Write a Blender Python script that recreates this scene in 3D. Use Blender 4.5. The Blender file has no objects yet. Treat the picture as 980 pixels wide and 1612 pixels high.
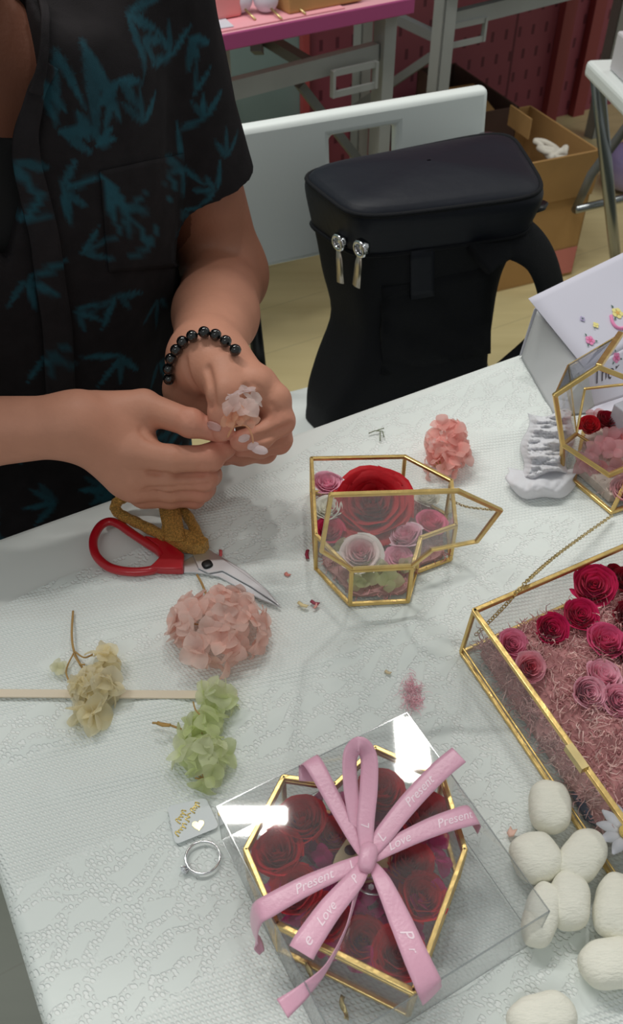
import bpy, math, random
import numpy as np
from mathutils import Vector, Matrix

# ------------------------------------------------------------------ camera, world, light
SC = bpy.context.scene
COL = SC.collection
TZ = 0.75            # height of the table top
CH = 0.50            # height of the camera above the table top
FPX = 1396.0         # focal length in pixels of the 980x1612 frame
cam = bpy.data.cameras.new('camera')
cam_o = bpy.data.objects.new('camera', cam); COL.objects.link(cam_o)
cam_o.location = (0, 0, TZ + CH); cam_o.rotation_euler = (math.radians(45), 0, 0)
cam.sensor_fit = 'VERTICAL'; cam.sensor_height = 36.0; cam.lens = 36.0 * FPX / 1612.0
cam.clip_start = 0.01
cam.dof.use_dof = True; cam.dof.focus_distance = 0.60; cam.dof.aperture_fstop = cam.lens / 1.8
SC.camera = cam_o
SC.view_settings.view_transform = 'Standard'; SC.view_settings.look = 'None'
SC.view_settings.gamma = 1.0; SC.view_settings.exposure = -0.18
SC.view_settings.use_curve_mapping = False
SC.cycles.transparent_max_bounces = 32
SC.cycles.max_bounces = 8
w = bpy.data.worlds.new('world'); SC.world = w; w.use_nodes = True
w.node_tree.nodes['Background'].inputs[0].default_value = (0.95, 1.0, 0.97, 1)
w.node_tree.nodes['Background'].inputs[1].default_value = 0.36

def area(name, loc, sx, sy, power, color, rotz=0.0):
    l = bpy.data.lights.new(name, 'AREA'); l.shape = 'RECTANGLE'; l.size = sx; l.size_y = sy
    l.energy = power; l.color = color
    o = bpy.data.objects.new(name, l); COL.objects.link(o); o.location = loc; o.rotation_euler = (0, 0, rotz)
    return o
area('ceiling_or_fill_lamp', (-0.695, 1.12, 2.62), 1.25, 0.04, 27, (1.0, 0.98, 0.93), 0.0)
area('ceiling_or_fill_lamp', (0.29, 1.34, 2.62), 0.09, 0.16, 6, (1.0, 0.98, 0.93))
area('ceiling_or_fill_lamp', (1.9, 2.1, 2.62), 1.25, 0.3, 10, (1.0, 0.98, 0.93), math.radians(29))  # unseen lamp, added as weak fill from the far right
area('ceiling_or_fill_lamp', (-0.6, -1.0, 2.62), 1.25, 0.3, 7, (0.95, 1.0, 0.98), math.radians(29))

# ------------------------------------------------------------------ helpers
E1 = np.array([0.8744, 0.4853, 0.0]); E2 = np.array([-0.4853, 0.8744, 0.0]); UP = np.array([0, 0, 1.0])
S2 = 2 ** 0.5
def P(x, y, z=0.0):
    """world point seen at pixel (x, y) that lies z metres above the table top"""
    a = (x - 490) / FPX; b = (806 - y) / FPX
    t = (CH - z) / (1 - b)
    return np.array([S2 * a * t, (1 + b) * t, TZ + z])
def px_size(y, z=0.0):
    b = (806 - y) / FPX
    return S2 * (CH - z) / (1 - b) / FPX
def SN(s, n, z):
    return E1 * s + E2 * n + UP * z
def lin(c):
    c = np.array(c, float) / 255.0
    return tuple(np.where(c < 0.04045, c / 12.92, ((c + 0.055) / 1.055) ** 2.4)) + (1.0,)
def V3(p): return (float(p[0]), float(p[1]), float(p[2]))
def nrm(v):
    v = np.array(v, float); return v / (np.linalg.norm(v) + 1e-12)

class MB:
    def __init__(s): s.v = []; s.f = []; s.c = []
    def add(s, vs, fs, col=None):
        k = len(s.v); s.v += [V3(p) for p in vs]; s.f += [tuple(i + k for i in f) for f in fs]
        if col is not None: s.c += [col] * len(vs)
        return s
    def box(s, o, dx, dy, dz):
        """box from corner o spanned by three vectors"""
        o, dx, dy, dz = map(lambda q: np.array(q, float), (o, dx, dy, dz))
        vs = [o, o + dx, o + dx + dy, o + dy, o + dz, o + dx + dz, o + dx + dy + dz, o + dy + dz]
        return s.add(vs, [(0, 3, 2, 1), (4, 5, 6, 7), (0, 1, 5, 4), (1, 2, 6, 5), (2, 3, 7, 6), (3, 0, 4, 7)])
    def cbox(s, c, hx, hy, hz):
        c, hx, hy, hz = map(lambda q: np.array(q, float), (c, hx, hy, hz))
        return s.box(c - hx - hy - hz, 2 * hx, 2 * hy, 2 * hz)
    def bar(s, a, b, w, h=None, up=(0, 0, 1), ext=0.0):
        a = np.array(a, float); b = np.array(b, float); h = w if h is None else h
        d = nrm(b - a); a = a - d * ext; b = b + d * ext
        side = np.cross(d, np.array(up, float))
        if np.linalg.norm(side) < 1e-3: side = np.cross(d, np.array([1.0, 0.2, 0]))
        side = nrm(side); u = nrm(np.cross(side, d))
        return s.cbox((a + b) / 2, (b - a) / 2, side * w / 2, u * h / 2)
    def tube(s, pts, r, n=8, closed=False, flat=None, col=None, up0=None):
        pts = [np.array(p, float) for p in pts]; m = len(pts)
        rs = r if hasattr(r, '__len__') else [r] * m
        T = []
        for i in range(m):
            if closed: d = pts[(i + 1) % m] - pts[i - 1]
            else: d = pts[min(i + 1, m - 1)] - pts[max(i - 1, 0)]
            T.append(nrm(d))
        u = np.array(up0 if up0 is not None else (0, 0, 1.0), float)
        if abs(np.dot(u, T[0])) > 0.95: u = np.array([1.0, 0, 0])
        vs = []
        for i in range(m):
            u = nrm(u - T[i] * np.dot(u, T[i])) if up0 is None else nrm(np.array(up0) - T[i] * np.dot(up0, T[i]))
            w_ = np.cross(T[i], u); fa, fb = flat if flat else (1, 1)
            for k in range(n):
                a = 2 * math.pi * k / n
                vs.append(pts[i] + rs[i] * (math.cos(a) * w_ * fa + math.sin(a) * u * fb))
        fs = []
        for i in range(m if closed else m - 1):
            j = (i + 1) % m
            for k in range(n):
                l = (k + 1) % n
                fs.append((i * n + k, i * n + l, j * n + l, j * n + k))
        if not closed:
            fs.append(tuple(reversed(range(n)))); fs.append(tuple((m - 1) * n + k for k in range(n)))
        return s.add(vs, fs, col)
    def prism(s, poly, dz, col=None):
        """poly: 3D points, extruded by vector dz"""
        n = len(poly); dz = np.array(dz, float)
        vs = [np.array(p, float) for p in poly] + [np.array(p, float) + dz for p in poly]
        fs = [tuple(reversed(range(n))), tuple(range(n, 2 * n))] + [(i, (i + 1) % n, n + (i + 1) % n, n + i) for i in range(n)]
        return s.add(vs, fs, col)
    def ell(s, c, ax, n=12, m=8, power=1.0, col=None, fn=None):
        """ellipsoid / superellipsoid with axes ax (3 vectors)"""
        c = np.array(c, float); ax = [np.array(a, float) for a in ax]
        sp = lambda q: math.copysign(abs(q) ** power, q)
        vs = [c - ax[2]]
        for j in range(1, m):
            ph = -math.pi / 2 + math.pi * j / m
            for k in range(n):
                th = 2 * math.pi * k / n
                d = (ax[0] * sp(math.cos(ph)) * sp(math.cos(th)) + ax[1] * sp(math.cos(ph)) * sp(math.sin(th)) + ax[2] * sp(math.sin(ph)))
                if fn: d = d * fn(d)
                vs.append(c + d)
        vs.append(c + ax[2]); L = len(vs) - 1; fs = []
        for k in range(n):
            fs.append((0, 1 + (k + 1) % n, 1 + k)); fs.append((L, L - n + k, L - n + (k + 1) % n))
        for j in range(m - 2):
            for k in range(n):
                a = 1 + j * n + k; b = 1 + j * n + (k + 1) % n
                fs.append((a, b, b + n, a + n))
        return s.add(vs, fs, col)
    def grid(s, G, col=None, loop=False):
        """G[i][j] of points"""
        n = len(G); m = len(G[0]); vs = [p for row in G for p in row]; fs = []
        for i in range(n - 1):
            for j in range(m if loop else m - 1):
                k = (j + 1) % m
                fs.append((i * m + j, i * m + k, (i + 1) * m + k, (i + 1) * m + j))
        return s.add(vs, fs, col)

def wloc(o):
    v = np.zeros(3)
    while o is not None: v = v + np.array(o.location[:]); o = o.parent
    return v
def tag(o, label=None, cat=None, group=None, kind=None):
    if label: o['label'] = label
    if cat: o['category'] = cat
    if group: o['group'] = group
    if kind: o['kind'] = kind
    return o
def thing(name, label, cat, loc, group=None):
    o = bpy.data.objects.new(name, None); COL.objects.link(o); o.location = V3(loc); o.empty_display_size = 0.02
    return tag(o, label, cat, group)
def obj(name, mb, m, parent=None, smooth=False, label=None, mods=(), auto=None):
    vs = mb.v; me = bpy.data.meshes.new(name)
    arr = np.array(vs)
    if parent is None:
        lo = arr.min(0); hi = arr.max(0); base = np.array([(lo[0] + hi[0]) / 2, (lo[1] + hi[1]) / 2, lo[2]])
    else: base = wloc(parent)
    arr = arr - base
    me.from_pydata([tuple(p) for p in arr.tolist()], [], mb.f)
    if mb.c and len(mb.c) == len(vs):
        at = me.attributes.new('Col', 'FLOAT_COLOR', 'POINT')
        at.data.foreach_set('color', np.array(mb.c, dtype=np.float32).reshape(-1))
    me.materials.append(m); me.update()
    if smooth:
        me.polygons.foreach_set('use_smooth', [True] * len(me.polygons))
        if auto:
            try: me.set_sharp_from_angle(angle=math.radians(auto))
            except Exception: pass
    o = bpy.data.objects.new(name, me); COL.objects.link(o)
    if parent is None: o.location = V3(base)
    else: o.parent = parent
    for md in mods:
        if md[0] == 'BEVEL':
            b = o.modifiers.new('b', 'BEVEL'); b.width = md[1]; b.segments = md[2]; b.limit_method = 'ANGLE'; b.angle_limit = math.radians(40)
        elif md[0] == 'SOLID':
            b = o.modifiers.new('s', 'SOLIDIFY'); b.thickness = md[1]; b.offset = md[2] if len(md) > 2 else 0
        elif md[0] == 'SUB':
            b = o.modifiers.new('u', 'SUBSURF'); b.levels = md[1]; b.render_levels = md[1]
    if label: o['label'] = label
    return o
def struct(name, mb, m, label=None, **k):
    return tag(obj(name, mb, m, **k), label, kind='structure')
def catmull(pts, sub=6, closed=False):
    pts = [np.array(p, float) for p in pts]; n = len(pts); out = []
    rng = range(n) if closed else range(n - 1)
    for i in rng:
        if closed: p0, p1, p2, p3 = pts[i - 1], pts[i], pts[(i + 1) % n], pts[(i + 2) % n]
        else: p0, p1, p2, p3 = pts[max(i - 1, 0)], pts[i], pts[i + 1], pts[min(i + 2, n - 1)]
        for k in range(sub):
            t = k / sub
            out.append(0.5 * ((2 * p1) + (-p0 + p2) * t + (2 * p0 - 5 * p1 + 4 * p2 - p3) * t * t + (-p0 + 3 * p1 - 3 * p2 + p3) * t ** 3))
    if not closed: out.append(pts[-1])
    return out
def waves(X, Y, Z=0.0, scale=1.0, seed=0, n=10):
    """smooth pseudo noise, vectorised"""
    r = np.random.RandomState(seed); s = 0.0
    for i in range(n):
        d = r.normal(size=3); d /= np.linalg.norm(d); f = scale * (0.6 + 1.2 * r.rand())
        s = s + np.sin(f * (d[0] * X + d[1] * Y + d[2] * Z) + r.rand() * 6.28)
    return s / math.sqrt(n)

# ------------------------------------------------------------------ materials
def newmat(name):
    m = bpy.data.materials.new(name); m.use_nodes = True
    return m, m.node_tree.nodes, m.node_tree.links, m.node_tree.nodes['Principled BSDF']
def mat(name, col, rough=0.6, metal=0.0, spec=0.5, bump=0.0, bscale=200.0, var=0.0, vscale=20.0, trans=0.0, sheen=0.0, coat=0.0, attr=False, stretch=None, sheer=0.0):
    m, N, L, B = newmat(name)
    B.inputs['Base Color'].default_value = lin(col); B.inputs['Roughness'].default_value = rough
    B.inputs['Metallic'].default_value = metal; B.inputs['Specular IOR Level'].default_value = spec
    B.inputs['Sheen Weight'].default_value = sheen; B.inputs['Coat Weight'].default_value = coat
    tc = N.new('ShaderNodeTexCoord')
    src = None
    if attr:
        a = N.new('ShaderNodeAttribute'); a.attribute_name = 'Col'; src = a.outputs['Color']
        L.new(src, B.inputs['Base Color'])
    vec = tc.outputs['Object']
    if stretch:
        mp = N.new('ShaderNodeMapping'); mp.inputs['Scale'].default_value = stretch; L.new(vec, mp.inputs[0]); vec = mp.outputs[0]
    if var > 0:
        nz = N.new('ShaderNodeTexNoise'); nz.inputs['Scale'].default_value = vscale; nz.inputs['Detail'].default_value = 4
        L.new(vec, nz.inputs['Vector'])
        mr = N.new('ShaderNodeMapRange'); mr.inputs[1].default_value = 0.3; mr.inputs[2].default_value = 0.7
        mr.inputs[3].default_value = 1 - var; mr.inputs[4].default_value = 1 + var; L.new(nz.outputs[0], mr.inputs[0])
        hs = N.new('ShaderNodeHueSaturation'); L.new(mr.outputs[0], hs.inputs['Value'])
        if src is not None: L.new(src, hs.inputs['Color'])
        else: hs.inputs['Color'].default_value = lin(col)
        L.new(hs.outputs[0], B.inputs['Base Color']); src = hs.outputs[0]
    if bump > 0:
        nb = N.new('ShaderNodeTexNoise'); nb.inputs['Scale'].default_value = bscale; nb.inputs['Detail'].default_value = 3
        L.new(vec, nb.inputs['Vector'])
        bp = N.new('ShaderNodeBump'); bp.inputs['Strength'].default_value = bump; bp.inputs['Distance'].default_value = 0.002
        L.new(nb.outputs[0], bp.inputs['Height']); L.new(bp.outputs[0], B.inputs['Normal'])
    if trans > 0:
        tr = N.new('ShaderNodeBsdfTranslucent'); mx = N.new('ShaderNodeMixShader'); mx.inputs[0].default_value = trans
        if src is not None: L.new(src, tr.inputs[0])
        else: tr.inputs[0].default_value = lin(col)
        L.new(B.outputs[0], mx.inputs[1]); L.new(tr.outputs[0], mx.inputs[2])
        L.new(mx.outputs[0], N['Material Output'].inputs[0])
        if sheer > 0:
            tp = N.new('ShaderNodeBsdfTransparent'); m3 = N.new('ShaderNodeMixShader'); m3.inputs[0].default_value = sheer
            L.new(mx.outputs[0], m3.inputs[1]); L.new(tp.outputs[0], m3.inputs[2]); L.new(m3.outputs[0], N['Material Output'].inputs[0])
    return m
def glass(name, tint=(0.96, 0.97, 0.97), refl=1.45, rough=0.02, haze=0.03, hazecol=(200, 205, 205)):
    m, N, L, B = newmat(name); N.remove(B)
    t = N.new('ShaderNodeBsdfTransparent'); t.inputs[0].default_value = tuple(tint) + (1,)
    g = N.new('ShaderNodeBsdfGlossy'); g.inputs['Roughness'].default_value = rough
    d = N.new('ShaderNodeBsdfDiffuse'); d.inputs[0].default_value = lin(hazecol)
    # Schlick reflectance from the facing angle, the same on both faces of a thin pane
    lw = N.new('ShaderNodeLayerWeight'); lw.inputs[0].default_value = 0.5
    pw = N.new('ShaderNodeMath'); pw.operation = 'POWER'; pw.inputs[1].default_value = 5.0; L.new(lw.outputs['Facing'], pw.inputs[0])
    r0 = ((refl - 1) / (refl + 1)) ** 2
    fr = N.new('ShaderNodeMath'); fr.operation = 'MULTIPLY_ADD'; fr.inputs[1].default_value = (1 - r0) * 0.8; fr.inputs[2].default_value = r0; L.new(pw.outputs[0], fr.inputs[0])
    m1 = N.new('ShaderNodeMixShader'); m1.inputs[0].default_value = haze
    m2 = N.new('ShaderNodeMixShader')
    L.new(t.outputs[0], m1.inputs[1]); L.new(d.outputs[0], m1.inputs[2])
    L.new(fr.outputs[0], m2.inputs[0]); L.new(m1.outputs[0], m2.inputs[1]); L.new(g.outputs[0], m2.inputs[2])
    L.new(m2.outputs[0], N['Material Output'].inputs[0])
    return m
M = {}
M['gold'] = mat('gold_brass', (222, 190, 122), 0.30, 0.88, bump=0.25, bscale=90, var=0.12, vscale=60)
M['gold_dark'] = mat('gold_brass_pale', (206, 186, 134), 0.34, 0.9, var=0.15, vscale=60)
M['glass'] = glass('clear_glass', (0.97, 0.975, 0.972), 1.45, 0.03, 0.02)
M['glass_lid'] = glass('dusty_lid_glass', (0.96, 0.965, 0.965), 1.5, 0.08, 0.06, (190, 195, 200))
M['smoke'] = glass('smoky_glass', (0.68, 0.69, 0.72), 1.5, 0.03, 0.08, (120, 125, 130))
M['acetate'] = glass('clear_acetate', (0.975, 0.978, 0.98), 1.42, 0.03, 0.012, (205, 210, 212))
M['skin'] = mat('skin', (190, 132, 108), 0.55, spec=0.35, bump=0.12, bscale=380, attr=True, var=0.04, vscale=60)
M['nail'] = mat('nail', (214, 164, 158), 0.3)
M['hair'] = mat('hair', (22, 18, 16), 0.5, bump=0.5, bscale=300)
M['white_plastic'] = mat('white_plastic', (232, 238, 236), 0.4, bump=0.05, bscale=300)
M['table_white'] = mat('table_white_laminate', (232, 236, 233), 0.45)
M['black_cloth'] = mat('black_nylon', (10, 12, 18), 0.8, spec=0.3, bump=0.35, bscale=600, var=0.15, vscale=12)
M['black_lid'] = mat('black_coated_nylon', (13, 17, 29), 0.55, spec=0.3, bump=0.3, bscale=60, var=0.1, vscale=9)
M['bead'] = mat('black_bead', (14, 14, 15), 0.08, coat=0.6)
M['steel'] = mat('steel', (205, 208, 212), 0.34, 0.85, var=0.05)
M['chrome'] = mat('chrome_tube', (150, 154, 156), 0.25, 0.95)
M['silver'] = mat('silver', (225, 225, 228), 0.12, 1.0)
M['gem'] = mat('gem', (235, 238, 245), 0.02, 0.3, coat=1.0)
M['red_plastic'] = mat('red_plastic', (178, 18, 34), 0.28, coat=0.3)
M['gold_glitter'] = mat('gold_lurex', (206, 158, 84), 0.42, 0.6, bump=1.0, bscale=1300, var=0.5, vscale=900)
M['black_metal'] = mat('black_metal', (24, 26, 28), 0.35, 0.4)
M['ribbon'] = mat('pink_satin', (240, 182, 206), 0.34, spec=0.6, bump=0.12, bscale=500, sheen=0.3, trans=0.12)
M['ribbon_print'] = mat('pale_ribbon_print', (252, 226, 238), 0.4)
M['stem'] = mat('dry_stem', (176, 140, 84), 0.7)
M['wood'] = mat('light_wood', (205, 182, 142), 0.6, var=0.08, vscale=30)
M['card'] = mat('corrugated_cardboard', (176, 136, 84), 0.85, bump=0.15, bscale=60, var=0.05, vscale=14)
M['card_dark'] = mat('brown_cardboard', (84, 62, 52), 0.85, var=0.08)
M['metal_grey'] = mat('painted_grey_steel', (158, 160, 158), 0.5, 0.1, var=0.06, vscale=10)
M['metal_dark'] = mat('grey_steel_inner', (112, 114, 114), 0.55, 0.1)
M['magenta_edge'] = mat('magenta_edge_band', (168, 72, 122), 0.5)
M['paper_white'] = mat('white_paper', (222, 222, 232), 0.8, trans=0.15)
M['tissue'] = mat('white_tissue', (246, 246, 250), 0.85, trans=0.35)
M['cocoon'] = mat('cocoon_fibre', (252, 250, 238), 0.8, spec=0.2, bump=0.45, bscale=300, var=0.03, vscale=100, trans=0.15, stretch=(1, 3, 1))
# ------------------------------------------------------------------ room
def dotnode(N, L, vec, d):
    n = N.new('ShaderNodeVectorMath'); n.operation = 'DOT_PRODUCT'; n.inputs[1].default_value = V3(d); L.new(vec, n.inputs[0]); return n.outputs['Value']
def mth(N, L, op, a, b=None):
    n = N.new('ShaderNodeMath'); n.operation = op
    for i, q in enumerate((a, b)):
        if q is None: continue
        if isinstance(q, (int, float)): n.inputs[i].default_value = q
        else: L.new(q, n.inputs[i])
    return n.outputs[0]
def mixc(N, L, f, a, b):
    n = N.new('ShaderNodeMixRGB')
    for i, q in enumerate((f, a, b)):
        if isinstance(q, (tuple, float, int)): n.inputs[i].default_value = q
        else: L.new(q, n.inputs[i])
    return n.outputs[0]
def floor_mat():
    m, N, L, B = newmat('vinyl_floor'); g = N.new('ShaderNodeNewGeometry')
    s = dotnode(N, L, g.outputs['Position'], E1); n = dotnode(N, L, g.outputs['Position'], E2)
    nz = N.new('ShaderNodeTexNoise'); nz.inputs['Scale'].default_value = 9; nz.inputs['Detail'].default_value = 5
    mp = N.new('ShaderNodeMapping'); mp.inputs['Rotation'].default_value = (0, 0, math.radians(-29)); mp.inputs['Scale'].default_value = (0.25, 2.5, 1)
    L.new(g.outputs['Position'], mp.inputs[0]); L.new(mp.outputs[0], nz.inputs['Vector'])
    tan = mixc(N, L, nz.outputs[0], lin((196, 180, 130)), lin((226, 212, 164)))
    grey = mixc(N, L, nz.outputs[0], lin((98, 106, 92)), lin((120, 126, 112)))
    # grey-green colour on the near side, tan farther back beyond the table
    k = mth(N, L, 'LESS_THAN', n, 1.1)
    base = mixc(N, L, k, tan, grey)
    fr = mth(N, L, 'FRACT', mth(N, L, 'MULTIPLY', n, 1 / 0.18)); seam = mth(N, L, 'LESS_THAN', fr, 0.015)
    c = mixc(N, L, mth(N, L, 'MULTIPLY', seam, 0.25), base, (0.1, 0.09, 0.06, 1))
    L.new(c, B.inputs['Base Color']); B.inputs['Roughness'].default_value = 0.38
    return m
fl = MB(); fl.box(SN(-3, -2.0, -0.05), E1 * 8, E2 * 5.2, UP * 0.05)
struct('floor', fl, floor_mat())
def peg_mat():
    m, N, L, B = newmat('red_pegboard'); g = N.new('ShaderNodeNewGeometry')
    s = dotnode(N, L, g.outputs['Position'], E1); z = dotnode(N, L, g.outputs['Position'], UP)
    row = mth(N, L, 'MULTIPLY', z, 1 / 0.07); ri = mth(N, L, 'FLOOR', row)
    cs = mth(N, L, 'ADD', mth(N, L, 'MULTIPLY', s, 1 / 0.055), mth(N, L, 'MULTIPLY', ri, 0.5))
    fx = mth(N, L, 'ABSOLUTE', mth(N, L, 'SUBTRACT', mth(N, L, 'FRACT', cs), 0.5))
    fz = mth(N, L, 'ABSOLUTE', mth(N, L, 'SUBTRACT', mth(N, L, 'FRACT', row), 0.5))
    hole = mth(N, L, 'MULTIPLY', mth(N, L, 'LESS_THAN', fx, 0.11), mth(N, L, 'LESS_THAN', fz, 0.22))
    nz = N.new('ShaderNodeTexNoise'); nz.inputs['Scale'].default_value = 3
    L.new(g.outputs['Position'], nz.inputs['Vector'])
    base = mixc(N, L, nz.outputs[0], lin((142, 68, 82)), lin((166, 88, 102)))
    seam = mth(N, L, 'LESS_THAN', mth(N, L, 'ABSOLUTE', mth(N, L, 'SUBTRACT', mth(N, L, 'FRACT', mth(N, L, 'MULTIPLY', s, 1 / 0.6)), 0.5)), 0.008)
    c = mixc(N, L, mth(N, L, 'MAXIMUM', hole, seam), base, lin((108, 48, 62)))
    L.new(c, B.inputs['Base Color']); B.inputs['Roughness'].default_value = 0.6
    return m
WN = 2.42
wl = MB(); wl.box(SN(1.30, WN, 0), E1 * 3.0, E2 * 0.08, UP * 2.6)
struct('wall_back', wl, peg_mat(), 'red perforated board wall behind the work tables')
wl = MB(); wl.box(SN(-2.6, WN - 0.02, 0), E1 * 3.9, E2 * 0.08, UP * 2.6)
struct('wall_left', wl, mat('grey_teal_panel', (126, 148, 146), 0.55, var=0.05, vscale=5), 'plain grey teal wall panel left of the red wall')
wl = MB(); wl.box(SN(1.29, WN - 0.045, 0), E1 * 0.022, E2 * 0.02, UP * 2.6)
struct('trim_1', wl, mat('red_trim', (176, 78, 78), 0.5), 'thin red strip where the two wall panels meet')
for i_, s_ in enumerate((2.27, 2.40)):
    wl = MB(); wl.box(SN(s_, WN - 0.03, 0), E1 * 0.05, E2 * 0.028, UP * 2.5)
    struct('trim_%d' % (i_ + 2), wl, mat('salmon_post', (148, 66, 68), 0.5), 'salmon upright rail on the red wall')
# low clutter at the wall foot: two grey foot brackets
for i_, (x, y) in enumerate(((868, 172), (893, 168))):
    p = P(x, y, -0.745); b = MB(); b.box(p, E1 * 0.07, E2 * 0.06, UP * 0.05); b.box(p + E1 * 0.02 + UP * 0.05, E1 * 0.03, E2 * 0.03, UP * 0.05)
    tag(obj('foot_bracket', b, M['metal_grey'], mods=[('BEVEL', 0.004, 2)]), ['grey foot bracket at the red wall, nearer the cardboard box', 'grey foot bracket at the red wall, farther from the cardboard box'][i_], 'bracket', 'foot brackets along the red wall')

# ------------------------------------------------------------------ main table and cloth
t = thing('work_table', 'white topped table under the lace cloth and the flower boxes', 'table', SN(0.75, 0.19, 0))
S0, S1, N0, N1 = -0.050, 1.62, -0.20, 0.532
b = MB(); b.box(SN(S0, N0, TZ - 0.03), E1 * (S1 - S0), E2 * (N1 - N0), UP * 0.029)
obj('tabletop', b, M['table_white'], t, mods=[('BEVEL', 0.006, 3)])
for s_ in (S0 + 0.06, S1 - 0.06):
    for n_ in (N0 + 0.06, N1 - 0.06):
        b = MB(); b.tube([SN(s_, n_, 0.0), SN(s_, n_, TZ - 0.0305)], 0.014, 12); obj('leg', b, M['chrome'], t, True, auto=40)
def cloth_mat():
    m, N, L, B = newmat('white_lace_net'); tc = N.new('ShaderNodeTexCoord')
    # woven net: sheared regular cells
    g = N.new('ShaderNodeNewGeometry')
    s = dotnode(N, L, g.outputs['Position'], nrm([0.97, 0.24, 0.15])); n = dotnode(N, L, g.outputs['Position'], nrm([-0.24, 0.97, 0.15]))
    nzl = N.new('ShaderNodeTexNoise'); nzl.inputs['Scale'].default_value = 9; L.new(g.outputs['Position'], nzl.inputs['Vector'])
    wob = mth(N, L, 'MULTIPLY', nzl.outputs[0], 0.012)
    s = mth(N, L, 'ADD', s, wob)
    cmb = N.new('ShaderNodeCombineXYZ')
    L.new(mth(N, L, 'ADD', mth(N, L, 'MULTIPLY', s, 370), mth(N, L, 'MULTIPLY', n, 185)), cmb.inputs[0])
    L.new(mth(N, L, 'MULTIPLY', n, 340), cmb.inputs[1])
    v1 = N.new('ShaderNodeTexVoronoi'); v1.inputs['Scale'].default_value = 1.0; v1.inputs['Randomness'].default_value = 0.12
    v1.voronoi_dimensions = '2D'; L.new(cmb.outputs[0], v1.inputs['Vector'])
    net = N.new('ShaderNodeMapRange'); net.inputs[1].default_value = 0.18; net.inputs[2].default_value = 0.48; net.inputs[3].default_value = 0.45; L.new(v1.outputs['Distance'], net.inputs[0])
    # lace: leaf shaped solids ringed by larger holes
    cm2 = N.new('ShaderNodeCombineXYZ')
    rs = dotnode(N, L, g.outputs['Position'], nrm([0.77, 0.64, 0])); rn = dotnode(N, L, g.outputs['Position'], nrm([-0.64, 0.77, 0]))
    wn = N.new('ShaderNodeTexNoise'); wn.inputs['Scale'].default_value = 38; L.new(g.outputs['Position'], wn.inputs['Vector'])
    L.new(mth(N, L, 'ADD', mth(N, L, 'MULTIPLY', rs, 36), mth(N, L, 'MULTIPLY', wn.outputs[0], 1.1)), cm2.inputs[0])
    L.new(mth(N, L, 'ADD', mth(N, L, 'MULTIPLY', rn, 74), mth(N, L, 'MULTIPLY', wn.outputs[0], 1.3)), cm2.inputs[1])
    v2 = N.new('ShaderNodeTexVoronoi'); v2.feature = 'DISTANCE_TO_EDGE'; v2.voronoi_dimensions = '2D'; v2.inputs['Scale'].default_value = 1.0
    L.new(cm2.outputs[0], v2.inputs['Vector'])
    solid = N.new('ShaderNodeMapRange'); solid.inputs[1].default_value = 0.15; solid.inputs[2].default_value = 0.20; L.new(v2.outputs['Distance'], solid.inputs[0])
    v3 = N.new('ShaderNodeTexVoronoi'); v3.voronoi_dimensions = '2D'; v3.inputs['Scale'].default_value = 1.0; v3.inputs['Randomness'].default_value = 0.7
    sc = N.new('ShaderNodeVectorMath'); sc.operation = 'SCALE'; sc.inputs['Scale'].default_value = 0.85; L.new(cmb.outputs[0], sc.inputs[0]); L.new(sc.outputs[0], v3.inputs['Vector'])
    hol = N.new('ShaderNodeMapRange'); hol.inputs[1].default_value = 0.30; hol.inputs[2].default_value = 0.46; L.new(v3.outputs['Distance'], hol.inputs[0])
    lace = mth(N, L, 'MAXIMUM', hol.outputs[0], solid.outputs[0])
    lace = mth(N, L, 'ADD', mth(N, L, 'MULTIPLY', lace, 0.5), 0.5)
    a = N.new('ShaderNodeAttribute'); a.attribute_name = 'Col'
    sep = N.new('ShaderNodeSeparateColor'); L.new(a.outputs['Color'], sep.inputs[0])
    hgt = N.new('ShaderNodeMix'); L.new(sep.outputs[0], hgt.inputs[0]); L.new(net.outputs[0], hgt.inputs[2]); L.new(lace, hgt.inputs[3])
    c = mixc(N, L, hgt.outputs[0], lin((247, 249, 248)), lin((228, 234, 231)))
    L.new(c, B.inputs['Base Color']); B.inputs['Roughness'].default_value = 0.85; B.inputs['Specular IOR Level'].default_value = 0.2
    bp = N.new('ShaderNodeBump'); bp.inputs['Strength'].default_value = 0.85; bp.inputs['Distance'].default_value = 0.0011
    fine = N.new('ShaderNodeTexNoise'); fine.inputs['Scale'].default_value = 70; L.new(g.outputs['Position'], fine.inputs['Vector'])
    hh = mth(N, L, 'ADD', hgt.outputs[0], mth(N, L, 'MULTIPLY', fine.outputs[0], 0.8))
    L.new(hh, bp.inputs['Height']); L.new(bp.outputs[0], B.inputs['Normal'])
    return m
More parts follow.
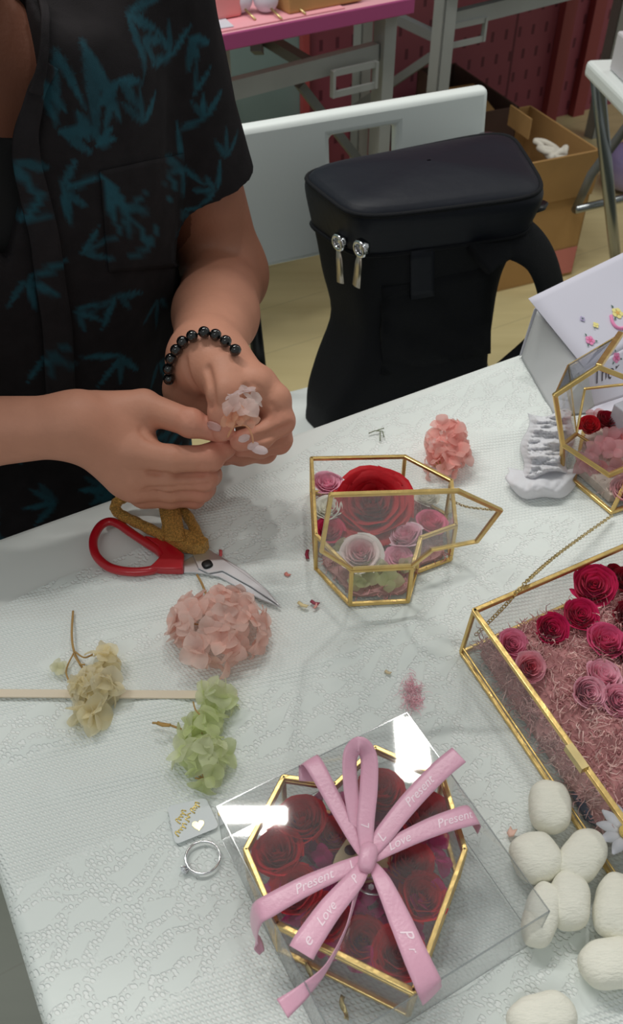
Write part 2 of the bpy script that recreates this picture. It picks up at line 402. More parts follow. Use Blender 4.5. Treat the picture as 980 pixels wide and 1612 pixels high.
def fold(X, Y):
    """height of the soft folds of the cloth"""
    h = 0.0
    for (x0, y0, x1, y1, wd, am) in ((0, 985, 470, 925, 9, 2.0), (380, 1075, 640, 985, 7, 1.6), (0, 1180, 260, 1100, 10, 1.4), (430, 1050, 330, 1230, 12, 1.2),
                                     (480, 905, 760, 700, 10, 1.8), (560, 1060, 900, 900, 8, 1.3), (0, 1060, 330, 1010, 8, 1.2), (520, 1130, 640, 1010, 9, 1.0),
                                     (640, 1080, 760, 1180, 8, 1.2), (330, 940, 520, 800, 12, 1.2), (20, 900, 330, 905, 12, 1.0), (120, 1240, 420, 1140, 8, 0.9),
                                     (720, 1490, 960, 1560, 10, 1.6), (640, 1500, 740, 1612, 10, 1.0), (760, 700, 860, 640, 10, 1.3)):
        a = P(x0, y0); c = P(x1, y1); d = c - a; Ld = math.hypot(d[0], d[1]); ux, uy = d[0] / Ld, d[1] / Ld
        q = (X - a[0]) * ux + (Y - a[1]) * uy; r = (X - a[0]) * -uy + (Y - a[1]) * ux + 0.006 * np.sin(q * 25)
        wm = wd * 0.0007
        h = h + am * 0.0026 * np.exp(-(r / wm) ** 2) * np.exp(-np.maximum(0, np.abs(q - Ld / 2) - Ld / 2) ** 2 / (0.02 ** 2))
    h = h + 0.0004 * (1 + waves(X, Y, 0, 60, 3)).clip(0, 3) + 0.00025 * (1 + waves(X * 0.4 + Y * 0.9, X, 0, 160, 5)).clip(0, 3)
    return 0.0033 * np.tanh(h / 0.0033)
def lace_mask(X, Y):
    k = np.zeros_like(X)
    def blob(x, y, rx, ry, ang=0):
        c = P(x, y); sc = px_size(y); a = math.radians(ang)
        dx = X - c[0]; dy = Y - c[1]; u = (dx * math.cos(a) + dy * math.sin(a)) / (rx * sc); v = (-dx * math.sin(a) + dy * math.cos(a)) / (ry * sc)
        return np.clip((1.15 - np.sqrt(u * u + v * v)) / 0.12, 0, 1)
    for q in ((150, 1480, 300, 130, 25), (250, 1350, 120, 60, 35), (60, 1150, 150, 40, 28), (180, 1020, 110, 26, 20), (230, 880, 220, 45, 12), (420, 830, 110, 55, 35),
              (600, 680, 240, 60, 25), (760, 900, 190, 60, 32), (640, 1010, 160, 60, 35), (560, 1110, 190, 50, 25), (430, 1130, 60, 50, 30), (840, 1560, 130, 55, 20), (900, 1490, 110, 50, 20),
              (700, 1160, 120, 40, -50), (840, 620, 150, 70, 25), (730, 1230, 70, 110, 20)):
        k = np.maximum(k, blob(*q))
    return k
ss = np.arange(S0, 1.32, 0.0045); ns_ = np.arange(N0, N1 - 0.008, 0.0045)
Sg, Ng = np.meshgrid(ss, ns_, indexing='ij')
# back edge of the cloth leaves a bare strip of table at the left
lim = np.interp(ss, [S0, 0.10, 0.22, 0.34, 0.5], [N1 - 0.075, N1 - 0.065, N1 - 0.035, N1 - 0.014, N1 - 0.008]) + 0.0025 * np.sin(ss * 43)
Ng = N0 + (Ng - N0) / (Ng.max() - N0) * (lim[:, None] - N0)
X = Sg * E1[0] + Ng * E2[0]; Y = Sg * E1[1] + Ng * E2[1]
ed = np.clip((lim[:, None] - Ng) / 0.012, 0, 1)
Z = TZ + 0.0008 + fold(X, Y) * (0.25 + 0.75 * ed)
Lm = np.clip(lace_mask(X, Y) * 1.6 - .35 - .30 * waves(X, Y, 0, 150, 31), 0, 1)
rows = [[(X[i, j], Y[i, j], Z[i, j]) for j in range(X.shape[1])] for i in range(X.shape[0])]
cols = [Lm[i, j] for i in range(X.shape[0]) for j in range(X.shape[1])]
# hanging side at the left end
drop = []
for k in range(24, 0, -1):
    off = 0.004 + 0.0008 * k
    drop.append([(X[0, j] - E1[0] * (off + 0.004 * math.sin(j * 0.16) * k / 24), Y[0, j] - E1[1] * off, TZ - 0.0115 * k) for j in range(X.shape[1])])
b = MB(); b.grid(drop + rows)
cl = [1.0] * (24 * X.shape[1]) + cols
b.c = [(c_, c_, c_, 1) for c_ in cl]
tag(obj('tablecloth', b, cloth_mat(), smooth=True), 'white net and lace cloth spread over the near table', 'tablecloth')

# ------------------------------------------------------------------ background work tables
def rail_bracket(mb, c, d, up):
    mb.bar(c - d * 0.05 + up * 0.02, c + d * 0.05 + up * 0.02, 0.006, 0.012); mb.bar(c - d * 0.05 - up * 0.02, c + d * 0.05 - up * 0.02, 0.006, 0.012)
    for s_ in (-1, 1): mb.bar(c + d * 0.05 * s_ - up * 0.025, c + d * 0.05 * s_ + up * 0.025, 0.012, 0.006, up=d)
ps = P(340, 58, 0.0); pe = P(640, 0, 0.0)
DT = nrm(pe - ps); NT = np.array([-DT[1], DT[0], 0])
t = thing('craft_table', 'work table with magenta edge and grey folding steel legs', 'table', ps + DT * 0.0 + NT * 0.25 - UP * TZ)
Lt = 1.15; q0 = pe + DT * 0.02 - DT * Lt
b = MB(); b.box(q0 - UP * 0.024 + NT * 0.006, DT * Lt, NT * 0.6, UP * 0.024)
obj('tabletop', b, mat('pink_laminate', (232, 172, 182), 0.5), t, mods=[('BEVEL', 0.003, 2)])
b = MB(); b.box(q0 - UP * 0.026, DT * Lt, NT * 0.006, UP * 0.027); obj('edge_band', b, M['magenta_edge'], t, label='magenta edge band', mods=[('BEVEL', 0.002, 2)])
for s_, n_ in ((Lt - 0.045, 0.03), (Lt - 0.20, 0.45), (0.08, 0.03), (0.08, 0.5)):
    o_ = q0 + DT * s_ + NT * n_ - UP * TZ
    b = MB(); b.box(o_, DT * 0.028, NT * 0.004, UP * (TZ - 0.0265)); b.box(o_ + NT * 0.004, DT * 0.004, NT * 0.03, UP * (TZ - 0.0265)); b.box(o_ + NT * 0.034, DT * 0.028, NT * 0.004, UP * (TZ - 0.0265))
    obj('leg', b, M['metal_grey'], t)
ra = q0 + DT * (Lt - 0.05) + NT * 0.05
b = MB(); b.bar(ra - UP * 0.13 - DT * 0.95, ra - UP * 0.10, 0.02, 0.035); obj('rail', b, M['metal_grey'], t)
b = MB(); b.bar(ra - UP * 0.10 + NT * 0.42 - DT * 0.95, ra - UP * 0.10 + NT * 0.42 - DT * 0.16, 0.02, 0.035); obj('rail', b, M['metal_dark'], t)
b = MB(); rail_bracket(b, ra - UP * 0.13 - NT * 0.03 - DT * 0.07, DT, UP); obj('latch_bracket', b, M['metal_grey'], t)
b = MB(); b.bar(ra - UP * 0.12 - DT * 0.12 + NT * 0.02, ra - UP * 0.06 + NT * 0.40 - DT * 0.2, 0.025, 0.02); b.bar(ra - UP * 0.05 + NT * 0.02 - DT * 0.26, ra - UP * 0.16 + NT * 0.30 - DT * 0.10, 0.02, 0.02)
b.bar(ra - UP * 0.14 + NT * 0.03 - DT * 0.16, ra - UP * 0.34 + NT * 0.03, 0.02, 0.016)
obj('brace', b, M['metal_dark'], t)
# things on the pink table
CT = 0.0008
sh = MB(); c0 = q0 + NT * 0.014 + UP * CT
sh.box(c0 + DT * 0.42, DT * 0.58, NT * 0.20, UP * 0.0018)
tag(obj('craft_mat', sh, mat('pink_mat', (238, 168, 178), 0.7)), 'pink mat lying on the far craft table under white balls', 'mat')
pa = P(320, 36, 0.004); sh = MB(); sh.prism([P(326, 22, 0.0035), P(344, 20, 0.0035), P(368, 42, 0.0035), P(334, 47, 0.0035)], UP * 0.001)
tag(obj('paper_sheet', sh, M['paper_white']), 'white paper corner lying on the pink table beside the shirt sleeve', 'paper')
for i_, (x, y, r_) in enumerate(((377, -2, 20), (418, -3, 20), (456, -8, 18))):
    rr = r_ * px_size(y, 0.02); p = P(x, y, 0.003 + rr)
    bb = thing('foam_ball', ['white foam ball on gold stick, nearest the sleeve', 'white foam ball on gold stick, middle of the three', 'white foam ball on gold stick, farthest from the sleeve'][i_], 'ball', p - UP * rr, 'white foam balls on the far pink table')
    b = MB(); b.ell(p, (E1 * rr, E2 * rr, UP * rr), 24, 16); obj('ball', b, M['paper_white'], bb, True)
    b = MB(); a_ = p - NT * rr * 0.75 - UP * rr * 0.55; b.tube([a_, np.array([a_[0], a_[1], 0]) - NT * 0.035 + DT * 0.002 + UP * (TZ + 0.0045)], 0.0022, 6); obj('stick', b, M['gold_dark'], bb, True)
rr = 0.03; b = MB(); p = P(345, 4, 0.003 + 0.02); b.cbox(p, DT * 0.03, NT * 0.03, UP * 0.0195)
tag(obj('paper_block', b, mat('salmon_card', (222, 140, 140), 0.8), mods=[('BEVEL', 0.006, 3)]), 'salmon pink block beside the foam balls on the craft table', 'block')
b = MB(); b.box(q0 + DT * (Lt - 0.26) + NT * 0.03 + UP * CT + UP * 0.002, DT * 0.16, NT * 0.12, UP * 0.03)
tag(obj('tan_box', b, M['card'], mods=[('BEVEL', 0.003, 2)]), 'low tan box at the right end of the pink craft table', 'box')

# second table to the right of it: only its near leg and side rail are in view
pl = P(700, 80, -0.17); o_ = np.array([pl[0], pl[1], 0])
t = thing('folding_table', 'grey steel folding work table against the red wall', 'table', o_ + DT * 0.5 + NT * 0.2)
b = MB(); b.box(o_ - DT * 0.03 - NT * 0.02 + UP * (TZ - 0.024), DT * 1.12, NT * 0.55, UP * 0.024); obj('tabletop', b, mat('dark_laminate', (70, 60, 66), 0.5), t)
for s_, n_ in ((-0.012, 0.0), (0.05, 0.40), (1.06, 0.0), (1.06, 0.45)):
    q = o_ + DT * s_ + NT * n_
    b = MB(); b.box(q, DT * 0.034, NT * 0.004, UP * (TZ - 0.0245)); b.box(q, DT * 0.004, NT * 0.034, UP * (TZ - 0.0245)); b.box(q + NT * 0.034, DT * 0.034, NT * 0.004, UP * (TZ - 0.0245))
    obj('leg', b, M['metal_grey'], t)
b = MB(); b.bar(o_ + DT * 0.03 + NT * 0.03 + UP * 0.63, o_ + DT * 1.05 + NT * 0.03 + UP * 0.66, 0.02, 0.035); obj('rail', b, M['metal_grey'], t)
b = MB(); rail_bracket(b, o_ + DT * 0.075 + NT * 0.02 + UP * 0.60, DT, UP); obj('latch_bracket', b, M['metal_grey'], t)
b = MB(); b.bar(o_ + UP * 0.60 - DT * 0.00 + NT * 0.04, o_ + UP * 0.66 - DT * 0.12 + NT * 0.33, 0.02, 0.02); b.bar(o_ + UP * 0.56 + NT * 0.04, o_ + UP * 0.30 + NT * 0.36 - DT * 0.1, 0.022, 0.018); obj('brace', b, M['metal_dark'], t)
# dark bundle lying on the shelf of the far table
b = MB(); p = P(655, 215, -0.64)
b.ell(p + DT * 0.12, (DT * 0.20, NT * 0.10, UP * 0.10), 20, 12, 0.8, fn=lambda d: 1 + 0.07 * math.sin(d[0] * 60 + d[1] * 45) + 0.04 * math.sin(d[2] * 90))
tag(obj('cloth_bundle', b, mat('dark_purple_cloth', (58, 46, 56), 0.85, bump=0.4, bscale=40), smooth=True), 'dark purple cloth bundle on the floor under the far table', 'cloth bundle')

# ------------------------------------------------------------------ folding table at the right
tc_ = P(922, 93, -0.03); t = thing('folding_table', 'white folding table with crossed chrome legs at the right edge', 'table', np.array([tc_[0] + 0.3, tc_[1] + 0.0, 0]))
da = nrm(P(980, 152, -0.03) - tc_); da = nrm(np.array([da[0], da[1], 0])); db = np.array([-da[1], da[0], 0])
b = MB(); b.box(tc_ - UP * 0.028, da * 0.6, db * 0.9, UP * 0.028); obj('tabletop', b, M['white_plastic'], t, mods=[('BEVEL', 0.008, 3)])
a_ = P(938, 112, -0.058); bq = SN(0, 0, 0)
def tubeP(pts, r, par, m='chrome'):
    mb = MB(); mb.tube(pts, r, 10); return obj('leg', mb, M[m], par, True)
aa = a_.copy(); aa[2] = TZ - 0.058 + 0.001
low = P(972, 445, -0.62); dirl = low - aa; low2 = aa + dirl * (aa[2] - 0.012) / (aa[2] - low[2])
tubeP([aa, low2], 0.0125, t)
a2 = aa + da * 0.42; l2 = np.array([low2[0], low2[1], 0]) - da * 0.36 + UP * 0.012
tubeP([a2 + db * 0.02, P(985, 200, -0.30), P(930, 275, -0.40), P(905, 330, -0.55)], 0.0105, t, 'metal_dark')
tubeP([aa + db * 0.5, low2 + db * 0.5], 0.0125, t)
b = MB(); b.tube([P(905, 330, -0.50), P(1040, 298, -0.50)], 0.010, 10); obj('crossbar', b, M['chrome'], t, True)
b = MB(); b.box(tc_ + da * 0.055 + db * 0.02 + UP * 0.001, da * 0.30, db * 0.28, UP * 0.06); 
tag(obj('storage_box', b, mat('white_box_card', (206, 202, 206), 0.6), mods=[('BEVEL', 0.004, 2)]), 'white flat box on the folding table at the right edge', 'box')
p = P(990, 262, -0.75 + 0.07); b = MB(); b.ell(p, (E1 * 0.08, E2 * 0.08, UP * 0.068), 24, 14, 0.8)
tag(obj('storage_jar', b, mat('lilac_plastic', (150, 140, 186), 0.15, coat=0.5), smooth=True), 'lilac glossy round tub on the floor behind the crossed legs', 'tub')

# ------------------------------------------------------------------ cardboard boxes
def carton(bl, dx, dy, h, m, th=0.005):
    """open box: list of wall boxes"""
    b = MB()
    b.box(bl, dx, dy, UP * th)
    for o_, v_, n_ in ((bl, dx, nrm(dy)), (bl + dy - nrm(dy) * th, dx, nrm(dy)), (bl, dy, nrm(dx)), (bl + dx - nrm(dx) * th, dy, nrm(dx))):
        b.box(o_ + UP * th, v_, n_ * th, UP * (h - th))
    return b
hB = 0.34
r1 = P(944, 236, -0.75 + hB); r2 = P(835, 166, -0.75 + hB); r3 = P(862, 263, -0.75 + hB)
dyv = r2 - r1; dyv[2] = 0; dxv = np.array([-dyv[1], dyv[0], 0]); dxv = nrm(dxv) * 0.24; dyv = nrm(dyv) * 0.31
if dxv[0] > 0: dxv = -dxv
bl = np.array([r1[0], r1[1], 0.0005])
t = thing('cardboard_box', 'open tan cardboard box on the floor behind the black bag', 'box', bl + dxv / 2 + dyv / 2)
obj('carton', carton(bl, dxv, dyv, hB, None), M['card'], t, mods=[('BEVEL', 0.001, 1)])
b = MB(); b.box(bl + UP * (hB - 0.11) - nrm(dyv) * 0.002, dxv, -nrm(dyv) * 0.004, UP * 0.118 - nrm(dyv) * 0.012); obj('flap', b, M['card'], t)
b = MB(); b.box(bl + dyv + UP * hB + dxv * 0.45, dxv * 0.55, nrm(dyv) * 0.004, UP * 0.03 + nrm(dyv) * 0.12); obj('flap', b, M['card'], t)
b = MB(); b.box(bl + UP * 0.01 - nrm(dyv) * 0.0025 + dxv * 0.02, dxv * 0.3, -nrm(dyv) * 0.001, UP * 0.075); obj('label', b, mat('pink_label', (206, 124, 116), 0.7), t, label='pink patch low on the box side')
b = MB()
cx = bl + dxv * 0.42 + dyv * 0.30 + UP * (hB - 0.05)
cp = lambda x, y, z: P(x, y, z)
zz = -0.75 + hB - 0.02
pts = catmull([cp(865, 250, zz - 0.02), cp(850, 228, zz), cp(842, 222, zz + 0.005), cp(858, 224, zz), cp(876, 236, zz), cp(862, 240, zz + 0.01), cp(848, 232, zz + 0.005), cp(880, 238, zz), cp(890, 232, zz + 0.005), cp(884, 246, zz), cp(866, 258, zz - 0.02)], 5)
b.tube(pts, 0.0075, 8)
b.tube(catmull([cp(868, 248, zz), cp(880, 240, zz + 0.01), cp(888, 244, zz), cp(874, 250, zz), cp(866, 246, zz + 0.012)], 5), 0.009, 8)
b.tube([cp(868, 256, zz - 0.02), cp(866, 262, zz - 0.16), cp(862, 262, 0.006 - 0.75 + 0.01)], 0.012, 8)
tag(obj('string_bundle', b, mat('white_cord', (226, 220, 208), 0.8), smooth=True), 'tangle of white cord sticking out of the tan cardboard box', 'cord')
# darker flattened box behind the chair
p0 = P(735, 100, -0.40); p0 = np.array([p0[0], p0[1], 0.0005])
t = thing('cardboard_box', 'dark brown open cardboard box behind the white chair', 'box', p0)
pA = P(733, 96, -0.38); pB = P(838, 166, -0.38); pC = P(800, 180, -0.42); 
dv = pB - pA; dv[2] = 0; dn = np.array([-dv[1], dv[0], 0]) / np.linalg.norm(dv[:2]); dn = -dn if dn[0] > 0 else dn
b = MB(); base = np.array([pA[0], pA[1], 0.0005]) + E2 * 0.05
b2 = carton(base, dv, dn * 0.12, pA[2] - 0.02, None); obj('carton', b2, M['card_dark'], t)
b = MB(); b.box(P(800, 196, -0.42), nrm(dv) * 0.10, dn * 0.004, UP * 0.05); obj('flap', b, M['card'], t)

# ------------------------------------------------------------------ white folding chair
TR = P(783, 146, 0.06); TL0 = P(380, 214, 0.06); dc = nrm(TL0 - TR); dc = nrm(np.array([dc[0], dc[1], 0])); nc = np.array([dc[1], -dc[0], 0])
if nc[1] > 0: nc = -nc      # towards the table
t = thing('folding_chair', 'white plastic folding chair holding the black bag', 'chair', np.array([TR[0], TR[1], 0]) + dc * 0.22 + nc * 0.2)
CW = 0.46; zt = TR[2]; zb = zt - 0.185; b = MB()
hole0 = np.dot(P(624, 200, 0.03) - TR, dc); hole1 = np.dot(P(516, 215, 0.03) - TR, dc)
xs = [0, hole0, hole1, CW]; zs = [zb, zt - 0.075, zt - 0.028, zt]
lean = -nc * 0.02
for i in range(3):
    for j in range(3):
        if i == 1 and j == 1: continue
        o1 = TR * [1, 1, 0] + dc * xs[i] + UP * zs[j] + lean * (zs[j] - zb) / 0.185
        b.box(o1, dc * (xs[i + 1] - xs[i]), -nc * 0.022, UP * (zs[j + 1] - zs[j]) + lean * (zs[j + 1] - zs[j]) / 0.185)
# merge coincident vertices so that the bevel sees one solid slab
def weld(mb, drop_inner=True):
    key = {}; nv = []; mp = []
    for p in mb.v:
        k = (round(p[0] * 2e4), round(p[1] * 2e4), round(p[2] * 2e4))
        if k not in key: key[k] = len(nv); nv.append(p)
        mp.append(key[k])
    from collections import Counter
    fs = [tuple(mp[i] for i in f) for f in mb.f]; ct = Counter(tuple(sorted(f)) for f in fs)
    mb.v = nv; mb.f = [f for f in fs if ct[tuple(sorted(f))] == 1] if drop_inner else fs
    return mb
obj('backrest', weld(b), M['white_plastic'], t, True, mods=[('BEVEL', 0.008, 3)], auto=35)
sb = TR * [1, 1, 0] + UP * 0.43 + nc * 0.05 + dc * 0.02
b = MB(); b.box(sb, dc * (CW - 0.04), nc * 0.40, UP * 0.022); obj('seat', b, M['white_plastic'], t, mods=[('BEVEL', 0.012, 3)])
for s_ in (0.012, CW - 0.012):
    q = TR * [1, 1, 0] + dc * s_
    b = MB(); b.tube([q + UP * (zt - 0.05) + nc * 0.006, q + UP * 0.46 + nc * 0.05, q + UP * 0.012 + nc * 0.40], 0.011, 10); obj('leg', b, M['black_metal'] if s_ > 0.1 else M['chrome'], t, True)
    b = MB(); b.tube([q + UP * 0.44 + nc * 0.38, q + UP * 0.012 - nc * 0.05], 0.011, 10); obj('leg', b, M['black_metal'] if s_ > 0.1 else M['chrome'], t, True)

bl_ = P(394, 460, -.13); bm2 = P(410, 590, -.33); b = MB(); b.tube([bl_, bl_ + (bm2 - bl_) * 3.04], 0.010, 10); obj('leg', b, M['black_metal'], t, True, label='black support tube')
# ------------------------------------------------------------------ black bag
secs = [(-0.296, (468, 648), (528, 706), (772, 652), (738, 548)),
        (-0.25, (473, 605), (526, 668), (776, 606), (742, 505)),
        (-0.19, (488, 545), (560, 608), (776, 552), (755, 455)),
        (-0.13, (506, 480), (580, 540), (784, 482), (772, 388)),
        (-0.07, (492, 412), (575, 474), (806, 424), (785, 318)),
        (-0.01, (474, 345), (566, 408), (846, 368), (794, 262)),
        (0.035, (462, 288), (558, 364), (868, 328), (806, 214)),
        (0.050, (466, 272), (560, 346), (864, 308), (800, 204)),
        (0.058, (480, 262), (566, 330), (848, 292), (788, 206))]
def bag_ring(z, A, B_, C, D, n=48, e=0.36, shrink=1.0):
    q = [P(*A, z), P(*B_, z), P(*C, z), P(*D, z)]; ring = []
    for k in range(n):
        th = 2 * math.pi * k / n; s_ = math.copysign(abs(math.cos(th)) ** e, math.cos(th)) * shrink; r_ = math.copysign(abs(math.sin(th)) ** e, math.sin(th)) * shrink
        u = (s_ + 1) / 2; v = (r_ + 1) / 2      # u: left->right, v: front->back
        fr = q[1] * (1 - u) + q[2] * u; bk = q[0] * (1 - u) + q[3] * u
        p = fr * (1 - v) + bk * v
        ring.append(p)
    return ring
bag_o = P(640, 620, -0.30); t = thing('backpack', 'black box shaped backpack standing on the white folding chair', 'backpack', np.array([0.14, 0.95, TZ - 0.298]))
rings = [bag_ring(*s_) for s_ in secs]
body = catmull([np.array(r_) for r_ in rings[:6]], 4)
body = [body[0] * 0 + np.mean(body[0], 0) + (body[0] - np.mean(body[0], 0)) * 0.05] + list(body)
for i, r_ in enumerate(body):
    if 2 < i < len(body) - 1:
        c_ = r_.mean(0); d_ = r_ - c_; k = 1 + 0.014 * waves(r_[:, 0], r_[:, 1], r_[:, 2], 38, 7)
        body[i] = c_ + d_ * k[:, None]
b = MB(); b.grid([list(r_) for r_ in body], loop=True); obj('body', b, M['black_cloth'], t, True)
lid = [np.array(rings[5]) * 1.0, np.array(rings[6]), np.array(rings[7]), np.array(rings[8])]
lidr = catmull(lid, 4); c_ = lidr[-1].mean(0)
for k in (0.85, 0.6, 0.3, 0.02):
    r_ = c_ + (lidr[len(lidr) - 1 if k == 0.85 else -1] - c_) * (k if k == 0.85 else 1)
    base_r = catmull(lid, 4)[-1]; r_ = c_ + (base_r - c_) * k; r_[:, 2] = c_[2] + 0.012 * (1 - k * k) + 0.0015 * waves(r_[:, 0], r_[:, 1], 0, 50, 4); lidr.append(r_)
b = MB(); b.grid([list(c_ + (r_ - c_) * [1.004, 1.004, 1]) for r_ in lidr], loop=True); obj('lid', b, M['black_lid'], t, True, label='shiny dark lid')
b = MB()
for r_ in (np.array(rings[5]), np.array(rings[7])):
    c2 = r_.mean(0); b.tube(list(c2 + (r_ - c2) * [1.008, 1.008, 1]), 0.0028, 6, closed=True)
obj('piping', b, M['black_cloth'], t, True)
# front pocket panel, flap tab
def bagfront(x, y, off):
    # point on the front face: between section rows
    best = None
    for k in range(0, 60):
        z = -0.296 + k * 0.006
        p = P(x, y, z)
        zs_ = [s_[0] for s_ in secs]; i = max(0, min(len(secs) - 2, int(np.searchsorted(zs_, z) - 1)))
        f_ = (z - zs_[i]) / (zs_[i + 1] - zs_[i]); B1 = P(*secs[i][2], zs_[i]) * (1 - f_) + P(*secs[i + 1][2], zs_[i + 1]) * f_; C1 = P(*secs[i][3], zs_[i]) * (1 - f_) + P(*secs[i + 1][3], zs_[i + 1]) * f_
        d = nrm((C1 - B1) * [1, 1, 0]); n_ = np.array([d[1], -d[0], 0]); val = np.dot(p - B1, n_) - off
        if best is None or abs(val) < best[0]: best = (abs(val), p)
    return best[1]
def patch(x0, y0, x1, y1, off, n=8, skew=0):
    return [[bagfront(x0 + (x1 - x0) * i / n, y0 + (y1 - y0) * j / n + skew * i / n, off) for i in range(n + 1)] for j in range(n + 1)]
b = MB(); b.grid(patch(600, 452, 770, 590, -0.002, skew=-36)); obj('front_pocket', b, M['black_cloth'], t, True, mods=[('SOLID', 0.008, 0)])
b = MB(); b.grid(patch(645, 395, 682, 470, 0.000, 6, skew=-6)); obj('webbing_strap', b, M['black_lid'], t, True, mods=[('SOLID', 0.006, 0)])
zA = P(*secs[5][1], secs[5][0]); zB = P(*secs[5][2], secs[5][0]); zd = nrm(zB - zA); zn = nrm(np.array([zd[1], -zd[0], 0])); zn = zn if np.dot(zn, np.array([-.1, -1, 0])) > 0 else -zn
for (x, y) in ((532, 382), (566, 392)):
    o_ = np.array([0, 0, TZ + CH]); d_ = nrm(P(x, y, 0) - o_); p0 = o_ + d_ * (np.dot(zA + zn * .013 - o_, zn) / np.dot(d_, zn)); b = MB()
    b.tube([p0 + zd * 0.009 * math.cos(a) + UP * 0.008 * math.sin(a) for a in np.linspace(0, 6.28, 13)[:-1]], 0.0026, 6, closed=True)
    b.cbox(p0 + UP * 0.002 - zn * 0.004, zd * 0.008, zn * 0.004, UP * 0.006)
    sl = obj('zip_slider', b, M['silver'], t, True)
    b = MB(); e_ = p0 - UP * 0.045 + zd * (0.010 if x < 550 else 0.0) + zn * 0.003
    b.tube([p0 - UP * 0.006, p0 * 0.6 + e_ * 0.4, e_], [0.0035, 0.006, 0.007], 8, flat=(1, 0.3), up0=zn)
    obj('zip_pull', b, mat('nickel', (200, 190, 176), 0.3, 0.9), sl, True)
# shoulder strap arching at the right
sp = catmull([P(745, 400, -0.02), P(790, 372, -0.015), P(832, 385, -0.03), P(858, 425, -0.075), P(868, 480, -0.14), P(862, 540, -0.21), P(800, 600, -0.25)], 6)
b = MB(); b.tube(sp, 0.030, 14, flat=(1.0, 0.22), up0=nrm([0.2, -0.6, 0.75])); obj('shoulder_strap', b, M['black_cloth'], t, True)
b = MB(); b.tube([P(832, 330, 0.02), P(848, 326, 0.018), P(856, 318, 0.02)], [0.010, 0.009, 0.006], 8, flat=(1, 0.4)); obj('buckle_tab', b, M['black_metal'], t, True)
# ------------------------------------------------------------------ person: signed distance helpers
def caps(Q, a, b, ra, rb):
    ba = b - a; L = float(np.dot(ba, ba)); pa = Q - a
    h = np.clip(pa @ ba / L, 0, 1)
    return np.linalg.norm(pa - h[:, None] * ba, axis=1) - (ra + (rb - ra) * h)
def elli(Q, c, ax, rad):
    q = (Q - c) @ np.array(ax).T
    k0 = np.linalg.norm(q / rad, axis=1); k1 = np.linalg.norm(q / (np.array(rad) ** 2), axis=1) + 1e-9
    return k0 * (k0 - 1) / k1
def smin(a, b, k):
    h = np.clip(0.5 + 0.5 * (b - a) / k, 0, 1)
    return b * (1 - h) + a * h - k * h * (1 - h)
def smax(a, b, k): return -smin(-a, -b, k)
def surface(fn, lo, hi, h, cs=4):
    """sparse sampling of fn on a grid, then naive surface nets; returns verts, quads"""
    lo = np.array(lo, float); n = (np.ceil((np.array(hi) - lo) / h / cs).astype(int)) * cs
    cn = n // cs + 1
    cg = np.stack(np.meshgrid(*[lo[i] + np.arange(cn[i]) * h * cs for i in range(3)], indexing='ij'), -1).reshape(-1, 3)
    cd = fn(cg).astype(np.float32).reshape(cn)
    blk = np.minimum.reduce([np.abs(cd[i:cn[0] - 1 + i, j:cn[1] - 1 + j, k:cn[2] - 1 + k]) for i in (0, 1) for j in (0, 1) for k in (0, 1)])
    act = blk < h * cs * 2.0
    F = np.repeat(np.repeat(np.repeat(cd[:-1, :-1, :-1], cs, 0), cs, 1), cs, 2)
    A = np.repeat(np.repeat(np.repeat(act, cs, 0), cs, 1), cs, 2)
    idx = np.argwhere(A)
    for s_ in range(0, len(idx), 400000):
        q = idx[s_:s_ + 400000]
        F[q[:, 0], q[:, 1], q[:, 2]] = fn(lo + q * h)
    I = F < 0
    sh = [(i, j, k) for i in (0, 1) for j in (0, 1) for k in (0, 1)]
    m = [F.shape[i] - 1 for i in range(3)]
    cnt = np.zeros(m, np.int8)
    for (i, j, k) in sh: cnt += I[i:i + m[0], j:j + m[1], k:k + m[2]]
    cells = np.argwhere((cnt > 0) & (cnt < 8))
    cid = np.full(m, -1, np.int32); cid[cells[:, 0], cells[:, 1], cells[:, 2]] = np.arange(len(cells))
    acc = np.zeros((len(cells), 3)); num = np.zeros(len(cells))
    cv = {s_: F[cells[:, 0] + s_[0], cells[:, 1] + s_[1], cells[:, 2] + s_[2]] for s_ in sh}
    for a in sh:
        for ax in range(3):
            if a[ax]: continue
            b_ = list(a); b_[ax] = 1; b_ = tuple(b_)
            fa, fb = cv[a], cv[b_]; cr = (fa < 0) != (fb < 0); t = np.where(cr, fa / (fa - fb + 1e-20), 0)
            p = np.array(a, float)[None, :].repeat(len(cells), 0); p[:, ax] = t
            acc += p * cr[:, None]; num += cr
    V = lo + (cells + acc / num[:, None]) * h
    quads = []
    for ax in range(3):
        o1 = (ax + 1) % 3; o2 = (ax + 2) % 3
        sl0 = [slice(0, None)] * 3; sl1 = [slice(0, None)] * 3
        sl0[ax] = slice(0, -1); sl1[ax] = slice(1, None)
        X_ = I[tuple(sl0)] != I[tuple(sl1)]
        e = np.argwhere(X_); e = e[(e[:, o1] > 0) & (e[:, o2] > 0) & (e[:, o1] < m[o1]) & (e[:, o2] < m[o2]) & (e[:, ax] < m[ax])]
        flip = I[e[:, 0], e[:, 1], e[:, 2]]
        def c_(d1, d2):
            q = e.copy(); q[:, o1] -= d1; q[:, o2] -= d2; return cid[q[:, 0], q[:, 1], q[:, 2]]
        q4 = np.stack([c_(1, 1), c_(0, 1), c_(0, 0), c_(1, 0)], 1)
        q4 = np.where(flip[:, None], q4, q4[:, ::-1]); quads.append(q4[(q4 >= 0).all(1)])
    return V, np.concatenate(quads)
